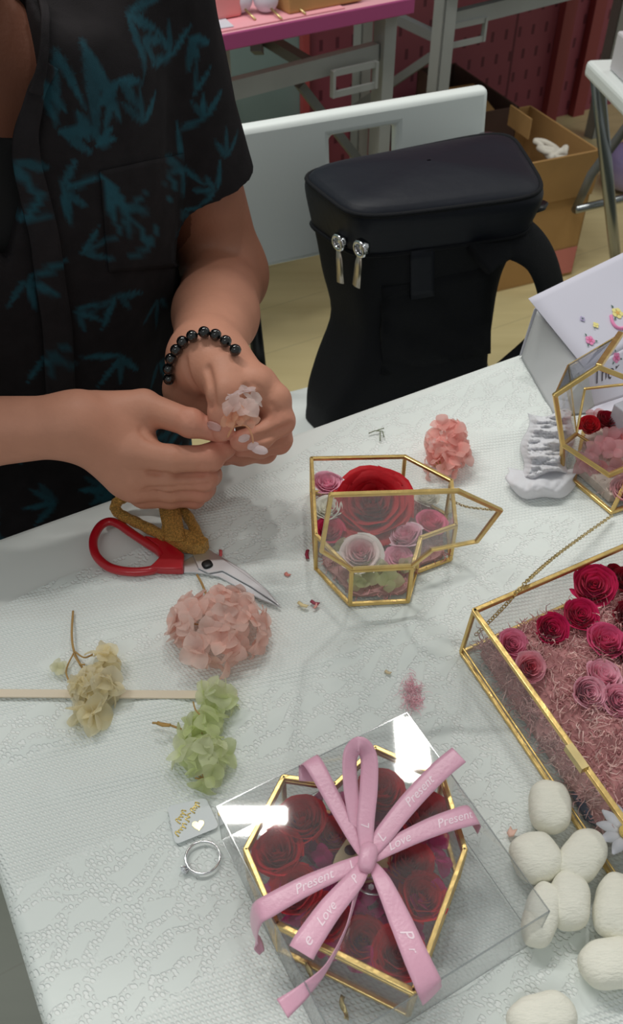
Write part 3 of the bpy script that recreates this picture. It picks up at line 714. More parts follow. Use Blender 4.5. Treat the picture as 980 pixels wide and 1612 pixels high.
def mesh_np(name, V, Q, m, parent, col=None, label=None, smooth_it=0):
    base = wloc(parent); me = bpy.data.meshes.new(name)
    if smooth_it:
        V = V.copy(); E = np.concatenate([Q[:, [0, 1]], Q[:, [1, 2]], Q[:, [2, 3]], Q[:, [3, 0]]])
        deg = np.bincount(E.reshape(-1), minlength=len(V))[:, None]
        for _ in range(smooth_it):
            S = np.zeros_like(V)
            for d in range(3):
                S[:, d] = np.bincount(E[:, 0], V[E[:, 1], d], len(V)) + np.bincount(E[:, 1], V[E[:, 0], d], len(V))
            V = V * 0.45 + 0.55 * S / np.maximum(deg, 1)
    me.from_pydata((V - base).tolist(), [], Q.tolist())
    if col is not None:
        at = me.attributes.new('Col', 'FLOAT_COLOR', 'POINT'); c4 = np.ones((len(V), 4), np.float32); c4[:, :3] = col
        at.data.foreach_set('color', c4.reshape(-1))
    me.materials.append(m); me.polygons.foreach_set('use_smooth', [True] * len(me.polygons)); me.update()
    o = bpy.data.objects.new(name, me); COL.objects.link(o); o.parent = parent
    if label: o['label'] = label
    return o

# joints of the right hand (image left)
rW = P(118, 670, .100)
RH = dict(
    fore=[P(-330, 640, .075), P(-60, 682, .100), rW], fr=[.034, .0255, .0205],
    palm=[(rW, P(218, 700, .080), .0185, .0140), (rW, P(208, 735, .066), .0180, .0150), (rW, P(212, 758, .050), .017, .0135), (P(140, 660, .098), P(200, 655, .095), .0165, .0140), (P(165, 690, .08), P(200, 750, .055), .017, .014)],
    thumb=[P(160, 650, .097), P(226, 640, .099), P(300, 666, .099), P(346, 681, .093)], tr=[.0150, .0118, .0098, .0072],
    fingers=[([P(212, 712, .082), P(268, 723, .078), P(330, 721, .076), P(352, 703, .078), P(357, 691, .081)], [.0118, .0098, .0095, .0082, .0068]),
             ([P(212, 742, .066), P(265, 752, .060), P(322, 752, .056), P(330, 748, .042), P(300, 740, .034)], [.0118, .0094, .0094, .0084, .0074]),
             ([P(218, 766, .050), P(268, 771, .045), P(316, 771, .041), P(322, 768, .028), P(292, 764, .022)], [.0108, .0088, .0088, .0078, .0068]),
             ([P(226, 782, .036), P(268, 784, .031), P(306, 784, .028), P(300, 780, .018), P(278, 776, .016)], [.0094, .0076, .0074, .0068, .0060])])
lE = P(352, 432, .052); lW = P(326, 562, .112)
LH = dict(k=.0045,
    fore=[lE, lE * .45 + lW * .55, lW], fr=[.0390, .0345, .0255],
    palm=[(lW, P(398, 606, .116), .0235, .0150), (lW, P(408, 628, .098), .022, .0145), (P(345, 575, .113), P(384, 632, .086), .021, .0135), (P(310, 570, .112), P(296, 612, .085), .020, .0165), (P(296, 612, .085), P(330, 640, .078), .0165, .0135), (P(330, 570, .12), P(352, 600, .118), .020, .014)],
    thumb=[P(352, 590, .122), P(354, 618, .120), P(352, 650, .108), P(350, 678, .098)], tr=[.0155, .0125, .0105, .0078],
    fingers=[([P(408, 606, .112), P(432, 630, .106), P(440, 663, .094), P(410, 686, .090), P(378, 694, .090)], [.0138, .0112, .0104, .0090, .0076]),
             ([P(416, 632, .098), P(436, 668, .080), P(438, 693, .068), P(408, 702, .068), P(378, 704, .070)], [.0135, .0105, .0098, .0086, .0072]),
             ([P(408, 650, .084), P(422, 690, .060), P(416, 710, .050), P(384, 714, .052), P(352, 712, .058)], [.0120, .0096, .0090, .0080, .0070]),
             ([P(390, 660, .074), P(392, 700, .048), P(380, 716, .040), P(352, 716, .044), P(336, 708, .050)], [.0110, .0086, .0080, .0072, .0064])])
def hand_sdf(Q, H_):
    d = None
    for (a, b_, r1_, r2_) in H_['palm']:
        e = caps(Q, a, b_, r1_, r2_); d = e if d is None else smin(d, e, .012)
    f = H_['fore']; r_ = H_['fr']
    for i in range(len(f) - 1): d = smin(d, caps(Q, f[i], f[i + 1], r_[i], r_[i + 1]), .012)
    out = d; palm = d
    def chain(pts, rr):
        c = None
        for i in range(len(pts) - 1):
            e = caps(Q, pts[i], pts[i + 1], rr[i], rr[i + 1]); c = e if c is None else smin(c, e, .0035)
        # slight swelling at the joints
        for i in range(1, len(pts) - 1): c = smin(c, np.linalg.norm(Q - pts[i], axis=1) - rr[i] * 1.02, .003)
        return c
    t_ = chain(H_['thumb'], H_['tr']); out = smin(palm, t_, .009)
    for pts, rr in H_['fingers']: out = smin(out, smin(palm, chain(pts, rr), H_.get('k', .0075)), .0007)
    return out
SL = np.array([-0.138, 0.748, TZ + .300])
def arm_up(Q): return caps(Q, SL, lE, .050, .0395)
C0 = np.array([-0.285, 0.668, 0.0])
def TP(u, v, z): return C0 + E1 * u + E2 * (v - 0.10 * max(0, z - .72)) + UP * z
def torso_sdf(Q, grow=0.0):
    u = (Q - C0) @ E1; z = Q[:, 2]; v = (Q - C0) @ E2 + 0.10 * np.maximum(0, z - .72)
    wu = np.interp(z, [.45, .62, .80, .95, 1.03, 1.10], [.165, .160, .165, .172, .165, .120]) + grow
    wv = np.interp(z, [.45, .62, .80, .95, 1.03, 1.10], [.115, .110, .105, .108, .095, .070]) + grow
    k = (np.abs(u / wu) ** 2.3 + np.abs(v / wv) ** 2.3) ** (1 / 2.3)
    d = (k - 1) * np.minimum(wu, wv)
    d = smax(d, z - (1.075 + grow), .03); d = smax(d, .47 - z, .02)
    return d
SR = TP(-.160, -.03, 1.035)
rE = RH['fore'][0]
HC = TP(0.0, -0.10, 1.275)
def body_up(Q):
    d = torso_sdf(Q, -.012)
    d = smin(d, caps(Q, TP(.0, -.0, 1.02), TP(0, -.045, 1.17), .062, .055), .03)
    d = smin(d, caps(Q, SL + [-.02, -.01, 0], SR, .050, .050), .03)
    d = smin(d, arm_up(Q), .02); d = smin(d, caps(Q, SR, rE, .050, .036), .02)
    hd = elli(Q, HC, (E1, E2, UP), (.074, .094, .112)); hd = smin(hd, elli(Q, HC - UP * .065 - E2 * .035, (E1, E2, UP), (.052, .060, .055)), .03)
    f = -E2
    hd = smin(hd, caps(Q, HC + f * .092 + UP * .012, HC + f * .114 - UP * .030, .007, .013), .012)      # nose
    hd = smin(hd, caps(Q, HC + f * .087 - UP * .066 - E1 * .018, HC + f * .087 - UP * .066 + E1 * .018, .007, .007), .008)   # lips
    for s_ in (-1, 1):
        hd = smin(hd, elli(Q, HC + E1 * s_ * .078 - UP * .005 + E2 * .005, (E1, E2, UP), (.009, .018, .030)), .006)    # ears
        hd = smax(hd, -(np.linalg.norm(Q - (HC + f * .106 + E1 * s_ * .032 + UP * .012), axis=1) - .019), .012)        # eye sockets
        hd = smin(hd, np.linalg.norm(Q - (HC + f * .080 + E1 * s_ * .032 + UP * .012), axis=1) - .0125, .003)           # eyes
    return smin(d, hd, .03)
pj = thing('person', 'seated person in a dark bamboo print shirt holding a pale pink sprig', 'person', TP(0, 0, .47))
def arms0(Q):
    d = np.minimum(hand_sdf(Q, RH), hand_sdf(Q, LH))
    return smin(d, arm_up(Q), .02)
def march(fn, x, y, t0=.25, t1=1.6):
    """first point along the view ray of pixel (x, y) that meets the shape"""
    o = np.array([0, 0, TZ + CH]); d = nrm(P(x, y, 0) - o); t = t0
    for _ in range(90):
        q = o + d * t; s_ = float(fn(q[None])[0])
        if s_ < .0006: return q
        t += max(s_ * .7, .0008)
        if t > t1: break
    return None
creases = []
for path, rad in (([(326, 580), (332, 606), (335, 636)], .0030), ([(290, 566), (298, 598), (316, 622), (332, 640)], .0024), ([(456, 672), (436, 681), (404, 692), (390, 697)], .0034), ([(458, 706), (432, 714), (404, 717)], .0028),
                  ([(388, 610), (388, 626), (394, 648), (402, 664)], .0030), ([(398, 604), (410, 614), (404, 630)], .0010), ([(426, 636), (436, 648), (434, 660)], .0008), ([(296, 648), (300, 658), (302, 668)], .0008), ([(289, 650), (293, 660)], .0007), ([(236, 692), (226, 684), (222, 676)], .0012),
                  ([(236, 744), (280, 747), (332, 745)], .0020), ([(232, 770), (280, 768), (328, 764)], .0018), ([(318, 702), (322, 712)], .0008), ([(312, 740), (318, 732)], .0007), ([(372, 566), (384, 580)], .0008)):
    pts = [march(arms0, *q) for q in catmull([np.array(q, float) for q in path], 3)]; pts = [q for q in pts if q is not None]
    creases += [(pts[i], pts[i + 1], rad) for i in range(len(pts) - 1) if np.linalg.norm(pts[i + 1] - pts[i]) < .02]
def arms(Q):
    d = arms0(Q); m_ = np.abs(d) < .006
    if m_.any():
        q = Q[m_]; e = d[m_]; c = None
        for a_, b_, r__ in creases:
            f = caps(q, a_, b_, r__ * .95, r__ * .95); c = f if c is None else np.minimum(c, f)
        d[m_] = smax(e, -c, .0026)
    return d
V1, Q1 = surface(arms, (-.47, .34, TZ + .004), (.04, .86, TZ + .26), .00135)
V2, Q2 = surface(body_up, (-.62, .36, .76), (.02, .95, 1.42), .006)
k2 = (V2[:, 2] > 0)
Vb = np.concatenate([V1, V2]); Qb = np.concatenate([Q1, Q2 + len(V1)])
# skin tint: redder finger tips and knuckles, upper arm and torso darkened to paint in their shade
base = np.array(lin((198, 140, 116))[:3]); shade_tone = np.array(lin((150, 98, 76))[:3]); redd = np.array(lin((216, 140, 122))[:3])
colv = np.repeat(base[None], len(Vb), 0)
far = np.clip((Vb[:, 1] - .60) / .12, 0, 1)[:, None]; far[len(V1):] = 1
colv = colv * (1 - far) + shade_tone * far; colv[len(V1):] = np.array(lin((112, 68, 50))[:3])
for H_ in (RH, LH):
    for pts, rr in H_['fingers'] + [(H_['thumb'], H_['tr'])]:
        for i in (2, len(pts) - 1):
            g = np.exp(-(np.linalg.norm(Vb - pts[min(i, len(pts) - 1)], axis=1) / .011) ** 2)[:, None] * .6
            colv = colv * (1 - g) + redd * g
V1s = Vb
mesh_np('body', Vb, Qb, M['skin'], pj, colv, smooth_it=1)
# thumb nail of the right hand
camp = np.array([0, 0, TZ + CH]); G = []
for i in range(9):
    f = i / 8 * 2 - 1; row = []
    for j in range(9):
        g = j / 8 * 2 - 1; k_ = math.sqrt(1 - .5 * f * f) if g > 0 else 1.0
        wv = math.sqrt(max(0, 1 - abs(f) ** 3 * .35))
        x_ = 337 + 11 * f * math.sqrt(1 - .45 * g * g) ; y_ = 671 + .25 * 11 * f + 6.5 * g * wv
        q = march(arms0, x_, y_); row.append(q + nrm(camp - q) * .0004 if q is not None else row[-1])
    G.append(row)
b = MB(); b.grid(G); obj('thumb_nail', b, M['nail'], pj, True, mods=[('SOLID', .0006, 1)], label='pale pink thumb nail')
# hair cap
def hair(Q):
    d = elli(Q, HC + UP * .022 + E2 * .014, (E1, E2, UP), (.086, .100, .110)) + .0015 * waves(Q[:, 0], Q[:, 1], Q[:, 2], 160, 9)
    cut = ((Q - HC) @ -E2) * .9 - (Q[:, 2] - HC[2]) * .75 - .018
    return smax(d, cut, .01)
Vh, Qh = surface(hair, HC - .15, HC + .16, .006); mesh_np('hair', Vh, Qh, M['hair'], pj, label='short black hair')

# ------------------------------------------------------------------ shirt
hemP = SL + (lE - SL) * .60; armd = nrm(lE - SL); rhem = SR + (rE - SR) * .5; rard = nrm(rE - SR)
def shirt_out(Q):
    d = torso_sdf(Q, .004)
    sl = caps(Q, SL, SL + (lE - SL) * .72, .064, .0565); sl = smax(sl, (Q - hemP) @ armd, .002)
    sr = caps(Q, SR, SR + (rE - SR) * .6, .064, .055); sr = smax(sr, (Q - rhem) @ rard, .002)
    d = smin(d, sl, .018); d = smin(d, sr, .02)
    d = smin(d, caps(Q, SL + [-.02, -.01, .008], SR + UP * .008, .054, .054), .03)
    u = (Q - C0) @ E1
    # hanging folds
    amp = .0026
    fl_ = waves(Q[:, 0] * 1.0, Q[:, 1] * 1.0, Q[:, 2] * .28, 62, 21) * amp * 1.25 + waves(Q[:, 0], Q[:, 1], Q[:, 2] * .5, 130, 22) * .0011
    for (x0, y0, x1, y1, wd, am) in FOLDS:
        fl_ = fl_ + am * np.exp(-(segd(Q, x0, x1) / wd) ** 2) if False else fl_
    return d + fl_
FOLDS = []
def shirt(Q):
    d = shirt_out(Q)
    inner = np.minimum(smax(caps(Q, SL, lE, .056, .0475), -((Q - (SL + (lE - SL) * .42)) @ armd), .002), smax(caps(Q, SR, rE, .054, .044), -((Q - (SR + (rE - SR) * .34)) @ rard), .002))
    d = np.maximum(d, -inner)
    # open collar and front: a V that narrows downwards, slightly left of the middle
    z = Q[:, 2]; u = (Q - C0) @ E1; v = (Q - C0) @ E2 + 0.10 * np.maximum(0, z - .72)
    half = np.interp(z, [.90, .97, 1.04, 1.12], [-.02, .018, .052, .075])
    vcut = smax(smax(np.abs(u - .012) - half, v + .03, .004), -(v + .135), .004)
    d = smax(d, -vcut, .003)
    d = smax(d, -(caps(Q, TP(0, 0, 1.03), TP(0, -.04, 1.2), .064, .07)), .004)
    return d
Vs, Qs = surface(shirt, (-.60, .40, .455), (.03, .90, 1.14), .0030)
leaves = []
rs = np.random.RandomState(4)
def uz(p): return float((p - C0) @ E1), float(p[2])
for (x, y, a0, n_, L_, W_) in [(185, 125, -90, 5, 52, 13), (128, 60, -80, 2, 95, 18), (85, 75, -90, 2, 70, 12), (92, 205, -30, 3, 50, 15), (120, 175, -70, 3, 45, 12), (228, 195, 80, 4, 42, 10), (60, 120, -70, 2, 60, 12),
        (285, 262, 200, 7, 62, 10), (160, 278, -80, 2, 70, 14), (235, 390, 110, 4, 55, 12), (322, 188, 110, 5, 42, 10), (305, 150, 60, 3, 40, 9), (340, 300, 150, 5, 40, 10), (355, 250, 80, 4, 45, 10),
        (40, 440, -60, 5, 55, 12), (130, 400, 10, 4, 50, 11), (185, 465, -90, 5, 50, 12), (250, 470, -100, 4, 45, 10), (95, 300, -20, 5, 48, 12), (30, 350, 20, 3, 60, 10), (70, 560, -60, 5, 55, 12), (190, 560, -120, 5, 60, 12),
        (225, 60, -70, 4, 45, 12), (200, 20, -40, 4, 50, 12), (270, 90, 100, 5, 45, 10), (300, 60, -60, 4, 40, 12), (200, 330, -60, 5, 50, 10), (120, 490, -40, 4, 45, 10), (250, 570, -80, 4, 50, 10), (20, 250, -70, 4, 50, 12), (60, 690, -60, 5, 50, 12), (160, 760, -70, 4, 45, 10), (290, 330, -60, 4, 40, 10), (150, 230, 20, 3, 40, 10)]:
    p = march(shirt_out, x, y)
    if p is None: continue
    u0, z0 = uz(p); sc = .00050
    n_ = max(2, n_ - 1)
    for k in range(n_):
        a = math.radians(a0 + (k - (n_ - 1) / 2) * (46 if n_ > 2 else 30) + rs.uniform(-9, 9))
        L = 1.25 * L_ * sc * rs.uniform(.7, 1.1); leaves.append((u0 + rs.uniform(-.002, .002), z0, math.cos(a), math.sin(a), L, W_ * sc * rs.uniform(.8, 1.1) * .52, rs.uniform(.6, 1)))
for k in range(60):      # the rest of the print, sides and back
    u0 = rs.uniform(-.2, .2); z0 = rs.uniform(.5, .72)
    for j in range(4):
        a = rs.uniform(0, 6.28); leaves.append((u0, z0, math.cos(a), math.sin(a), .03, .0035, rs.uniform(.5, 1)))
def printmask(V):
    u = (V - C0) @ E1; z = V[:, 2]; m_ = np.zeros(len(V))
    for (u0, z0, cx, cz, L, W_, st) in leaves:
        du = u - u0; dz = z - z0; s_ = (du * cx + dz * cz) / L; t_ = np.abs(-du * cz + dz * cx)
        near = (s_ > 0) & (s_ < 1)
        w_ = W_ * np.sin(np.pi * np.clip(s_, 0, 1) ** .8) ** .8
        m_ = np.maximum(m_, np.where(near, np.clip((w_ - t_) / .0014 + .5, 0, 1) * st, 0))
    return m_
pm = printmask(Vs)[:, None]
dark = np.array(lin((33, 30, 32))[:3]); teal = np.array(lin((36, 76, 88))[:3])
cloth = mat('bamboo_print_cotton', (20, 22, 26), 0.9, spec=0.15, bump=0.25, bscale=1500, attr=True, var=0.15, vscale=70)
shirt_o = mesh_np('shirt', Vs, Qs, cloth, pj, dark * (1 - pm) + teal * pm, 'dark shirt with teal bamboo leaf print', smooth_it=1)
def on_shirt(x, y, off=.002):
    p = march(shirt_out, x, y)
    if p is None: return None
    return p + nrm(camp - p) * off
def strip(path, wds, name, m, par, off=.003, th=.002, colr=None, side=1):
    """cloth strip laid on the shirt along a pixel path, widths in pixels to the right of the path"""
    pts = catmull([np.array(q, float) for q in path], 8); ws = np.interp(np.linspace(0, 1, len(pts)), np.linspace(0, 1, len(wds)), wds)
    G = []
    for i, q in enumerate(pts):
        d = nrm(pts[min(i + 1, len(pts) - 1)] - pts[max(i - 1, 0)]); nn = np.array([d[1], -d[0]]) * side
        row = [on_shirt(*(q + nn * ws[i] * k / 5), off) for k in range(6)]
        if any(r_ is None for r_ in row): continue
        G.append(row)
    b = MB(); b.grid(G)
    c = []
    pmk = printmask(np.array([p for r_ in G for p in r_]))
    for v in pmk: c.append(tuple(dark * 1.25 * (1 - v) + teal * v) + (1,))
    b.c = c
    return obj(name, b, m, par, True, mods=[('SOLID', th, 1)])
strip([(62, -30), (74, 10), (76, 60), (72, 110), (66, 150)], [14, 12, 14, 22], 'collar', cloth, shirt_o, .010, .003, side=-1)
strip([(70, 95), (48, 130), (36, 165), (22, 212), (22, 262), (34, 320), (48, 380), (58, 450), (68, 520), (72, 600), (76, 690)], [26, 30, 42, 46, 46, 46, 46], 'placket', cloth, shirt_o, .005, .002, side=1)
pk = [(158, 270), (290, 242), (288, 420), (172, 430)]
G = []
for j in range(22):
    row = []
    for i in range(18):
        f, g = i / 17, j / 21
        a = np.array(pk[0]) * (1 - f) + np.array(pk[1]) * f; c_ = np.array(pk[3]) * (1 - f) + np.array(pk[2]) * f
        q = a * (1 - g) + c_ * g; r_ = on_shirt(q[0], q[1], .002); row.append(r_ if r_ is not None else row[-1])
    G.append(row)
b = MB(); b.grid(G); b.c = [tuple(dark * (1 - v) + teal * v) + (1,) for v in printmask(np.array([p for r_ in G for p in r_]))]
obj('pocket', b, cloth, shirt_o, True, mods=[('SOLID', .002, 1)])
# black undershirt low in the opening
def under(Q):
    d = torso_sdf(Q, -.0085); z = Q[:, 2]
    return smax(smax(d, z - 1.025 + ((Q - C0) @ E1) * .35, .002), .80 - z, .002)
Vu, Qu = surface(under, (-.50, .50, .78), (-.05, .80, 1.08), .005)
mesh_np('undershirt', Vu, Qu, mat('black_jersey', (10, 10, 12), 0.9), pj)
# trousers and shoes, under the table
def trous(Q):
    d = None
    for s_ in (-1, 1):
        h_ = TP(.03 + .08 * s_, -.02, .50); k_ = TP(.06 + .08 * s_, -.27, .54); a_ = TP(.06 + .08 * s_, -.22, .10)
        e = smin(caps(Q, h_, k_, .085, .065), caps(Q, k_, a_, .062, .050), .02); d = e if d is None else smin(d, e, .02)
    return smin(d, elli(Q, TP(0, .0, .50), (E1, E2, UP), (.165, .12, .08)), .03)
Vt, Qt = surface(trous, (-.62, .08, .02), (.10, .90, .66), .009)
mesh_np('trousers', Vt, Qt, mat('dark_denim', (32, 38, 52), 0.85), pj)
for s_ in (-1, 1):
    b = MB(); c_ = TP(.06 + .08 * s_, -.26, .05); b.ell(c_, (E1 * .048, -E2 * .125, UP * .0495), 18, 10, .7); obj('shoe', b, M['black_metal'], pj, True)

# ------------------------------------------------------------------ bead bracelet on the left wrist
br = None
pix = [(266, 597, 5), (265, 581, 5.5), (269, 565, 6.5), (277, 551, 7.5), (287, 538, 8), (302, 529, 8.5), (321, 523, 9), (339, 527, 9), (355, 537, 9), (370, 551, 8.5)]
wdir = nrm(lW - lE); near = []
arms_only = lambda Q: smin(hand_sdf(Q, LH), arm_up(Q), .02)
bm_ = MB(); beads = []
for (x, y, r_) in pix:
    o_ = np.array([0, 0, TZ + CH]); d = nrm(P(x, y, 0) - o_); best = None
    q = march(lambda Q: arms_only(Q) - .0042, x, y)
    if q is None or abs(np.dot(q - lW, wdir)) > .05:
        for t in np.linspace(.40, .75, 176):
            q = o_ + d * t; s_ = abs(float(arms_only(q[None])[0]) - .0045) + .25 * abs(np.dot(q - (lW + (lE - lW) * .10), wdir))
            if best is None or s_ < best[0]: best = (s_, q)
    else: best = (0, q)
    beads.append(best[1])
# close the loop behind the wrist
cen = lW + (lE - lW) * .12
far_side = []
u_ = nrm(np.cross(wdir, UP)); v_ = np.cross(u_, wdir)
ang = [math.atan2(np.dot(b_ - cen, v_), np.dot(b_ - cen, u_)) for b_ in beads]
a_end, a_start = ang[-1], ang[0]
b = MB(); b.tube(beads, .0008, 5)
brac = obj('bracelet', b, M['black_metal'], pj, True, label='bracelet of shiny black round beads')
span = (a_start - a_end) % (2 * math.pi)
if span > math.pi * 1.7: span -= 2 * math.pi
nb = 8
r0 = np.linalg.norm(beads[-1] - cen); r1_ = np.linalg.norm(beads[0] - cen)
for k in range(3, nb):
    # choose the way round that passes below the wrist
    a = a_end + span * k / nb; rr = r0 + (r1_ - r0) * k / nb
    dv_ = u_ * math.cos(a) + v_ * math.sin(a); rr = .008
    while rr < .05 and float(arms_only((cen + dv_ * rr)[None])[0]) < .0042: rr += .0008
    beads.append(cen + dv_ * rr)
for q in beads:
    b = MB(); b.ell(q, (E1 * .0043, E2 * .0043, UP * .0043), 16, 10); obj('bead', b, M['bead'], brac, True)
# ------------------------------------------------------------------ flowers
def rose_mb(c, R, Hh, seed=0, tilt=(0, 0), layers=7, openk=1.0, col=(1, 1, 1), col_in=None, curl=1.0):
    """rose of overlapping spiral petals; c = centre of the bottom; tilt leans the axis"""
    r = random.Random(seed); mb = MB(); c = np.array(c, float)
    ax = nrm([tilt[0], tilt[1], 1.0]); ux = nrm(np.cross([0, 1, 0.01], ax)); uy = np.cross(ax, ux)
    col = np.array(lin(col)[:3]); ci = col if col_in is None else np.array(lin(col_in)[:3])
    th = r.random() * 6.28; k = 0; tot = 0
    plan = []
    for l in range(layers):
        f = (l + 0.6) / layers
        plan += [f] * (3 if l < 2 else 5 if l < 4 else 6)
    N_ = len(plan)
    for i, f in enumerate(plan):
        th += 2.399 + r.uniform(-.2, .2); wd = (0.95 if f > .4 else 1.25) * r.uniform(.9, 1.1)
        rad = R * (0.12 + 0.70 * f) * r.uniform(.95, 1.05); top = Hh * (1.0 - 0.28 * f ** 2.2 * openk) * r.uniform(.95, 1.04)
        G = []; nu, nv = 9, 8
        lean = 0.08 + 0.30 * f * openk; crl = (0.04 + 0.20 * f ** 1.5) * curl * r.uniform(.4, 1.5); ph = r.uniform(0, 6.28); wob = r.uniform(.015, .04)
        for a in range(nv):
            v = a / (nv - 1); row = []
            for b_ in range(nu):
                u = b_ / (nu - 1) * 2 - 1
                ww = wd * (0.35 + 0.65 * math.sin(min(1, v * 1.15) * math.pi / 2))
                hh = top * v * (1 - 0.16 * u * u * v - 0.03 * v * (1 - abs(u)) * 0)
                belly = math.sin(v * math.pi * .62) ** .8
                rr = rad * (0.30 + 0.70 * belly) + R * lean * max(0, v - .55) * .9 + R * crl * max(0, v - .72) ** 1.5 * 5.0
                rr += R * (0.05 * u * u) * v + R * wob * math.sin(u * 5 + ph) * v
                hh -= R * crl * max(0, v - .84) ** 1.3 * 3.2 * (1 + .4 * math.sin(u * 3 + ph))
                an = th + u * ww
                row.append(c + (ux * math.cos(an) + uy * math.sin(an)) * rr + ax * max(0.0, hh))
            G.append(row)
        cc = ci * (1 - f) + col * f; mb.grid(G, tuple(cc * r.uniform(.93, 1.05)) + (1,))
    # tight heart of the bloom
    G = []
    for a in range(34):
        t = a / 33; an = th + t * 11; rr = R * (.03 + .15 * t); G.append([c + (ux * math.cos(an) + uy * math.sin(an)) * rr * (0.9 + 0.2 * q) + ax * Hh * (.45 + q * (.47 - .06 * t)) for q in (0, .5, 1)])
    mb.grid(G, tuple(ci) + (1,))
    # calyx cup closes the bottom
    mb.ell(c + ax * Hh * .22, (ux * R * .62, uy * R * .62, ax * Hh * .215), 14, 8, col=tuple(col * .9) + (1,))
    return mb
M['petal'] = mat('rose_petal', (200, 30, 50), 0.55, spec=0.3, attr=True, bump=0.15, bscale=260, var=0.08, vscale=180, sheen=0.1, trans=0.28)
M['hyd'] = mat('hydrangea_petal', (240, 190, 180), 0.6, spec=0.25, attr=True, bump=0.1, bscale=300, var=0.04, vscale=120, trans=0.55, sheer=0.20)
def rose(x, y, rpx, z0, hk, col, label, group, seed, tilt=(0, 0), layers=6, openk=1.0, col_in=None, curl=1.0):
    ztop = z0 + rpx * px_size(y, z0 + .01) * hk
    R = rpx * px_size(y, ztop); c = P(x, y, ztop - .15 * R); Hh = R * hk
    ax = nrm([tilt[0], tilt[1], 1]); c = c - ax * Hh * .8
    if c[2] < TZ + z0: c[2] = TZ + z0
    o = obj('rose', rose_mb(c, R, Hh, seed, tilt, layers, openk, col, col_in, curl), M['petal'], smooth=True)
    return tag(o, label, 'rose', group)
def floret_add(mb, c, nrm_, size, r, col, np_=4):
    nrm_ = nrm(nrm_); a0 = nrm(np.cross(nrm_, [0.3, 0.2, 1.0])); b0 = np.cross(nrm_, a0); ph = r.uniform(0, 6.28)
    for k in range(np_):
        an = ph + k * 2 * math.pi / np_ + r.uniform(-.15, .15); d = a0 * math.cos(an) + b0 * math.sin(an); e = np.cross(nrm_, d)
        L = size * r.uniform(.85, 1.15); W_ = L * r.uniform(.42, .56); up_ = r.uniform(-.1, .55); cup = r.uniform(-.2, .45)
        G = []
        for i in range(6):
            v = i / 5; w_ = W_ * (math.sin(math.pi * (0.10 + 0.90 * v) ** .9) ** .62 if v < 1 else 0.12)
            G.append([c + d * L * v * (1 - .15 * up_) + nrm_ * L * (up_ * v + .12 * math.sin(v * 3) - cup * .5 * (v * v)) + e * w_ * u + nrm_ * w_ * cup * u * u * .8 + nrm_ * .04 * L * math.sin(u * 6 + ph) * v for u in (-1, -.5, 0, .5, 1)])
        cc = np.array(lin(col)[:3]) * r.uniform(.88, 1.06); mb.grid(G, tuple(cc) + (1,))
def hydrangea(name, label, lobes, n, size, col, seed, stems=(), group=None, cat='flower', zmin=.0035, core=True, col2=None):
    """lobes: (pixel x, pixel y, radius px x, radius px y, height) of the petal heads"""
    r = random.Random(seed); mb = MB(); allc = []
    for (x, y, rx, ry, hz) in lobes:
        c = P(x, y, hz * .5); kx = px_size(y, hz * .5); allc.append((c, rx * kx - size * .55, ry * kx - size * .55, hz * .5))
    cnt = 0; tot = sum(a[1] * a[2] for a in allc)
    for (c, ax_, ay_, az_) in allc:
        m_ = max(3, int(n * ax_ * ay_ / tot))
        for i in range(m_):
            t = (i + .5) / m_; zz = 1 - 1.5 * t; ph = i * 2.399 + r.uniform(-.3, .3); rr = math.sqrt(max(0, 1 - zz * zz))
            d = np.array([rr * math.cos(ph), rr * math.sin(ph), zz]); q = c + d * [ax_, ay_, az_] * r.uniform(.72, 1.0)
            q[2] = max(q[2], TZ + zmin + .004)
            floret_add(mb, q, d + [r.uniform(-.5, .5), r.uniform(-.5, .5), r.uniform(.0, .6)], size * r.uniform(.8, 1.15), r, col if not col2 or r.random() < .6 else col2)
    for i, p in enumerate(mb.v):
        if p[2] < TZ + zmin: mb.v[i] = (p[0], p[1], TZ + zmin + (TZ + zmin - p[2]) * .02)
    cc = np.mean([a[0] for a in allc], 0); t = thing(name, label, cat, (cc[0], cc[1], TZ + zmin), group)
    obj('petals', mb, M['hyd'], t, True)
    b = MB()
    for (c, ax_, ay_, az_) in allc:
        b.tube([np.array([cc[0], cc[1], TZ + zmin + .004]), c - [0, 0, az_ * .3], c + [0, 0, az_ * .3]], .0009, 5)
        for i in range(7):
            an = i * 2.4; b.tube([c, c + np.array([math.cos(an) * ax_, math.sin(an) * ay_, az_ * .6]) * .7], .0006, 4)
    for s_ in stems: b.tube(catmull([P(*q) for q in s_[0]], 5), s_[1], 6)
    obj('stem', b, M['stem'], t, True)
    return t
hydrangea('hydrangea_bloom', 'pale pink hydrangea head lying at the scissor tips', [(345, 985, 88, 82, .034)], 62, .0108, (252, 220, 210), 1, col2=(252, 228, 220), stems=[([(310, 905, .006), (318, 920, .012), (330, 950, .02)], .0009)])
hydrangea('hydrangea_bloom', 'coral pink hydrangea head behind the open gold box', [(703, 700, 40, 50, .034), (695, 738, 30, 24, .022)], 34, .0095, (252, 204, 196), 2, col2=(250, 190, 182))
hydrangea('hydrangea_sprig', 'cream hydrangea sprig with a bare branching stalk', [(164, 1040, 26, 26, .016), (150, 1085, 42, 32, .020), (140, 1125, 34, 26, .014)], 30, .0125, (250, 240, 206), 3, col2=(250, 242, 216),
          stems=[([(115, 962, .006), (113, 1000, .007), (118, 1030, .007), (135, 1060, .008)], .0008), ([(116, 1028, .007), (104, 1055, .006), (110, 1075, .006)], .0006), ([(117, 1025, .008), (132, 1035, .012), (146, 1030, .012)], .0006), ([(117, 1032, .008), (126, 1045, .012), (134, 1046, .012)], .0006)])
